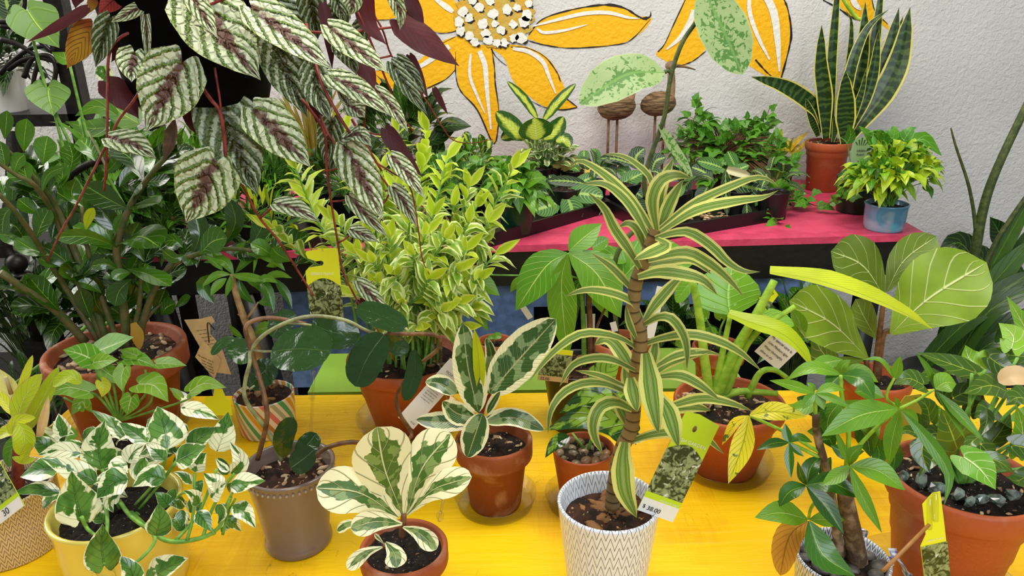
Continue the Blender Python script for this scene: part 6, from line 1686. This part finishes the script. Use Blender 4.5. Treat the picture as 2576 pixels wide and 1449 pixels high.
# white care tag
YF = POT['L'][1].y-.17
c = Card([(1088, 862, .01), (1119, 880, .01), (1048, 1093, -.02), (1001, 1050, -.02)], YF); t = thing('ficus_care_tag', 'white printed FICUS care tag clipped in front of the orange pot', 'plant tag', c.q[0])
obj('card', slab(c, [(0, 0), (1, 0), (1, .93), (.7, 1), (.3, 1), (0, .96)]), M_TAGW, t)
textmesh('FICUS', .006, M_INK, t, c.p(.3, .8, 1), c.xd, c.yd, width=c.w*.4)
rg = random.Random(6); lines = ['Likes bright indirect', 'light to full sun', 'Keep soil moist but', 'not soggy, let the', 'surface dry out', 'between waterings', 'Water in the morning']
for i in range(11): textmesh(lines[i % 7], .004, M_INK, t, c.p(.18, .74-.037*i, 1), c.xd, c.yd, width=c.w*rg.uniform(.5, .68))
textmesh('FICUS', .004, M_INK, t, c.p(.62, .05, 1), c.xd, c.yd, width=c.w*.25)
obj('clip', MB().tube([atY(1090, 868, YF-.006), atY(1094, 905, YF-.008), atY(1108, 915, YF-.008), atY(1110, 870, YF-.006)], .0022, .0022, 6, smooth_n=3), M_CLEAR, t); stake(t, [(1106, 915, .01), (1125, 1010, .02)], YF, .002)
# kraft tags
YK = POT['N'][1].y+.03
c = Card([(486, 802), (553, 792), (588, 945), (512, 955)], YK); t = thing('kraft_care_tag', 'folded brown kraft tags hanging left of the candy-striped pot', 'plant tag', c.q[0])
obj('card', slab(c, [(.42, .1), (1, .02), (.95, .5), (.72, .72), (.8, .86), (1, .9), (.95, 1), (.55, .98), (0, 1), (.2, .6)]), M_KRAFT, t)
obj('card', MB().poly([p+c.n*.004 for p in c.area([(.42, .0), (.85, .3), (.45, .66), (.0, .4)], 0)]), M_KRAFT, t)
textmesh('My special care is', .005, M_INK, t, c.p(.12, .42, 12), (c.xd*.8-c.yd*.6).normalized(), (c.yd*.8+c.xd*.6).normalized(), width=c.w*.55)
for i in range(4): textmesh('water weekly', .004, M_INK, t, c.p(.18-.01*i, .34-.05*i, 12), (c.xd*.8-c.yd*.6).normalized(), (c.yd*.8+c.xd*.6).normalized(), width=c.w*.4)
for i in range(5): textmesh('bright indirect light', .004, M_INK, t, c.p(.3+.05*i, .8-.06*i, 2), c.xd, c.yd, width=c.w*.35)
obj('string', MB().tube([atY(540, 830, YK-.005), atY(522, 812, YK-.008), atY(526, 862, YK-.008)], .001, .001, 5, smooth_n=4), M_PLBLACK, t)
# special care tag right
YS = POT['H'][1].y-.0
c = Card([(1962, 828), (2018, 872), (1960, 936), (1898, 884)], YS); t = thing('handwritten_care_tag', 'white handwritten special care tag tilted among the right-hand stalks', 'plant tag', c.q[0])
obj('card', slab(c, [(0, 0), (1, 0), (1, 1), (0, 1)]), M_TAGW, t)
textmesh('Hi! My name is', .005, M_INK, t, c.p(.1, .86, 1), c.xd, c.yd, width=c.w*.6); textmesh('My special care is:', .006, M_INK, t, c.p(.06, .64, 1), c.xd, c.yd, width=c.w*.85)
for i, s_ in enumerate(('Low-Medium light', 'Water thoroughly,', 'allow to dry')): textmesh(s_, .006, M_INK, t, c.p(.1, .46-.17*i, 1), c.xd, c.yd, width=c.w*(.8, .75, .5)[i], shear=.3)
stake(t, [(1968, 838), (1972, 826)], YS, .001, 'tie')
# yellow tag behind the long blade
c = Card([(1955, 704), (1985, 700), (1975, 735), (1930, 780)], YS+.03); t = thing('yellow_plant_tag', 'small yellow plant tag on a clear stake above the handwritten tag', 'plant tag', c.q[0])
obj('card', slab(c, [(0, 0), (1, .45), (1, 1), (0, 1)]), M_TAGY, t); patch(c, [(0, 0), (.5, .22), (.3, .62), (0, .6)], 1, M_PRINT, 'picture', t); textmesh('$ 22', .008, M_INK, t, c.p(.45, .7, 1), c.xd, c.yd, width=c.w*.4)
stake(t, [(1972, 752), (2000, 800), (2032, 862)], YS+.03, .0022)
# label on the black pot
YO = POT['O'][1].y-.085
c = Card([(1376, 884), (1450, 884), (1432, 972), (1352, 955)], YO); t = thing('photo_label', 'leaf-photo price label 22.00 resting on the black pot', 'plant tag', c.q[0])
obj('card', slab(c, [(0, 0), (1, 0), (1, 1), (0, 1)]), M_TAGY, t); patch(c, [(0, .16), (1, .16), (1, .85), (0, .85)], 1, M_PRINT, 'picture', t); patch(c, [(0, 0), (1, 0), (1, .15), (0, .15)], 1, M_KRAFT, 'price_strip', t); textmesh('22.00', .006, M_INK, t, c.p(.08, .03, 2), c.xd, c.yd, width=c.w*.3)
# small tags behind the money tree leaves
for lab, q, dy in (('narrow white tag behind the left leaflet of the tall money tree', [(1328, 765), (1340, 755), (1342, 800), (1328, 805)], .06), ('white price tag among the tall money tree stems', [(1464, 770), (1494, 790), (1500, 812), (1462, 832)], .04), ('pale blue tag tip right of the tall money tree stems', [(1552, 808), (1566, 804), (1556, 832), (1540, 836)], .05)):
    c = Card(q, POT['O'][1].y+dy); t = thing('plant_tag', lab, 'plant tag', c.q[0]); obj('card', slab(c, [(0, 0), (1, 0), (1, 1), (0, 1)]), M_TAGW, t); stake(t, [((q[2][0]+q[3][0])/2, q[2][1]), ((q[2][0]+q[3][0])/2+6, q[2][1]+95)], POT['O'][1].y+dy, .002)
# white backing card in the dracaena
c = Card([(1700, 718), (1722, 730), (1645, 845), (1622, 850)], POT['H'][1].y-.03); t = thing('blank_tag', 'grey tag back seen through the dracaena leaves with a long clear stake', 'plant tag', c.q[0]); obj('card', slab(c, [(0, 0), (1, 0), (1, 1), (0, 1)]), M_TAGW, t)
stake(t, [(1672, 775), (1700, 850), (1728, 935), (1750, 1010)], POT['H'][1].y-.03, .002)
# round garden plant tag on the bench
YT = POT['T'][1].y-.045
c = Card([(2137, 345), (2187, 345), (2187, 405), (2137, 405)], YT); t = thing('round_plant_tag', 'pale green rounded GARDEN PLANT tag in the dark green pot on the bench', 'plant tag', c.q[0])
obj('card', slab(c, [(.1, 0), (.9, 0), (1, .5)]+[(.5+.5*cos(pi*i/10), .62+.38*sin(pi*i/10)) for i in range(1, 10)]+[(0, .5)]), flat('tag_mint', '#a9cf94', .5, .15), t)
mb = MB()
for i in range(5): mb.poly(c.area([(.14+.15*i, .98-.09*abs(i-2)), (.2+.15*i, .98-.09*abs(i-2)), (.3+.09*i, .66), (.27+.09*i, .66)], 1))
obj('leaf_motif', mb, L_DARK, t); textmesh('GREEN', .007, M_INK, t, c.p(.28, .4, 1), c.xd, c.yd, width=c.w*.42); textmesh('PLANT', .007, M_INK, t, c.p(.3, .24, 1), c.xd, c.yd, width=c.w*.38)
stake(t, [(2162, 404), (2164, 440)], YT, .002)
# yellow hook tag in the striped pot
c = Card([(520, 978), (580, 978), (590, 1045), (520, 1045)], POT['N'][1].y-.06); t = thing('blank_hook_tag', 'plain yellow tag edge standing left of the candy-striped pot', 'plant tag', c.q[0]); obj('card', slab(c, [(0, 0), (1, 0), (1, .6), (.85, .65), (.75, 1), (.45, 1), (.35, .7), (.1, .7), (0, .5)]), M_TAGY, t)
c = Card([(2245, 985), (2340, 985), (2330, 1100), (2225, 1100)], POT['J'][1].y+.12); t = thing('torn_yellow_card', 'torn pale yellow card standing behind the syngonium leaves', 'plant tag', c.q[0]); obj('card', slab(c, [(0, 0), (.5, .1), (1, .35), (.9, .6), (.7, .95), (.3, .9), (.1, .5)]), flat('tag_pale_yellow', '#e9e45a', .5, .2), t)
o = obj('clear_stake', MB().tube([atY(1150, 1105, POT['B'][1].y+.1), atY(1128, 1200, POT['B'][1].y+.05), atY(1104, 1312, POT['B'][1].y)], .0018, .0018, 6).blob(atY(1107, 1298, POT['B'][1].y), (.005, .004, .009), 8, 6), M_CLEAR, loc=POT['B'][1]); tag(o, 'clear plastic tag stake stuck in the cream fiddle fig pot', 'stake')
# cloth tied round the money tree pot
b_, R_, h_ = POT['I'][1:4]; mb = MB(); 
for a, z, s in ((.05, .9, 1), (.5, .75, 1.2), (-.1, .6, 1), (.9, .95, .8)):
    p = b_+V((R_*1.02*cos(a), R_*1.02*sin(a), h_*z)); d = V((cos(a), sin(a), 0)); leaf(mb, [p, p+d*.015+V((0, 0, .004)), p+d*.03-V((0, 0, .03*s))], .03*s, V((cos(a), sin(a), .5)), 'belt', .1, .3, 3, 8)
g = G('gingham_ribbon'); o = obj('ribbon', mb, g.out(g.mix((g.step(((g.u*4).frac()-.5).sin(), -.05, .05)*.5+g.step(((g.v*5).frac()-.5).sin(), -.05, .05)*.5), '#eef2f8', '#4f78b8'), .7), loc=b_); tag(o, 'blue gingham ribbon tied at the rim of the front right pot', 'ribbon')
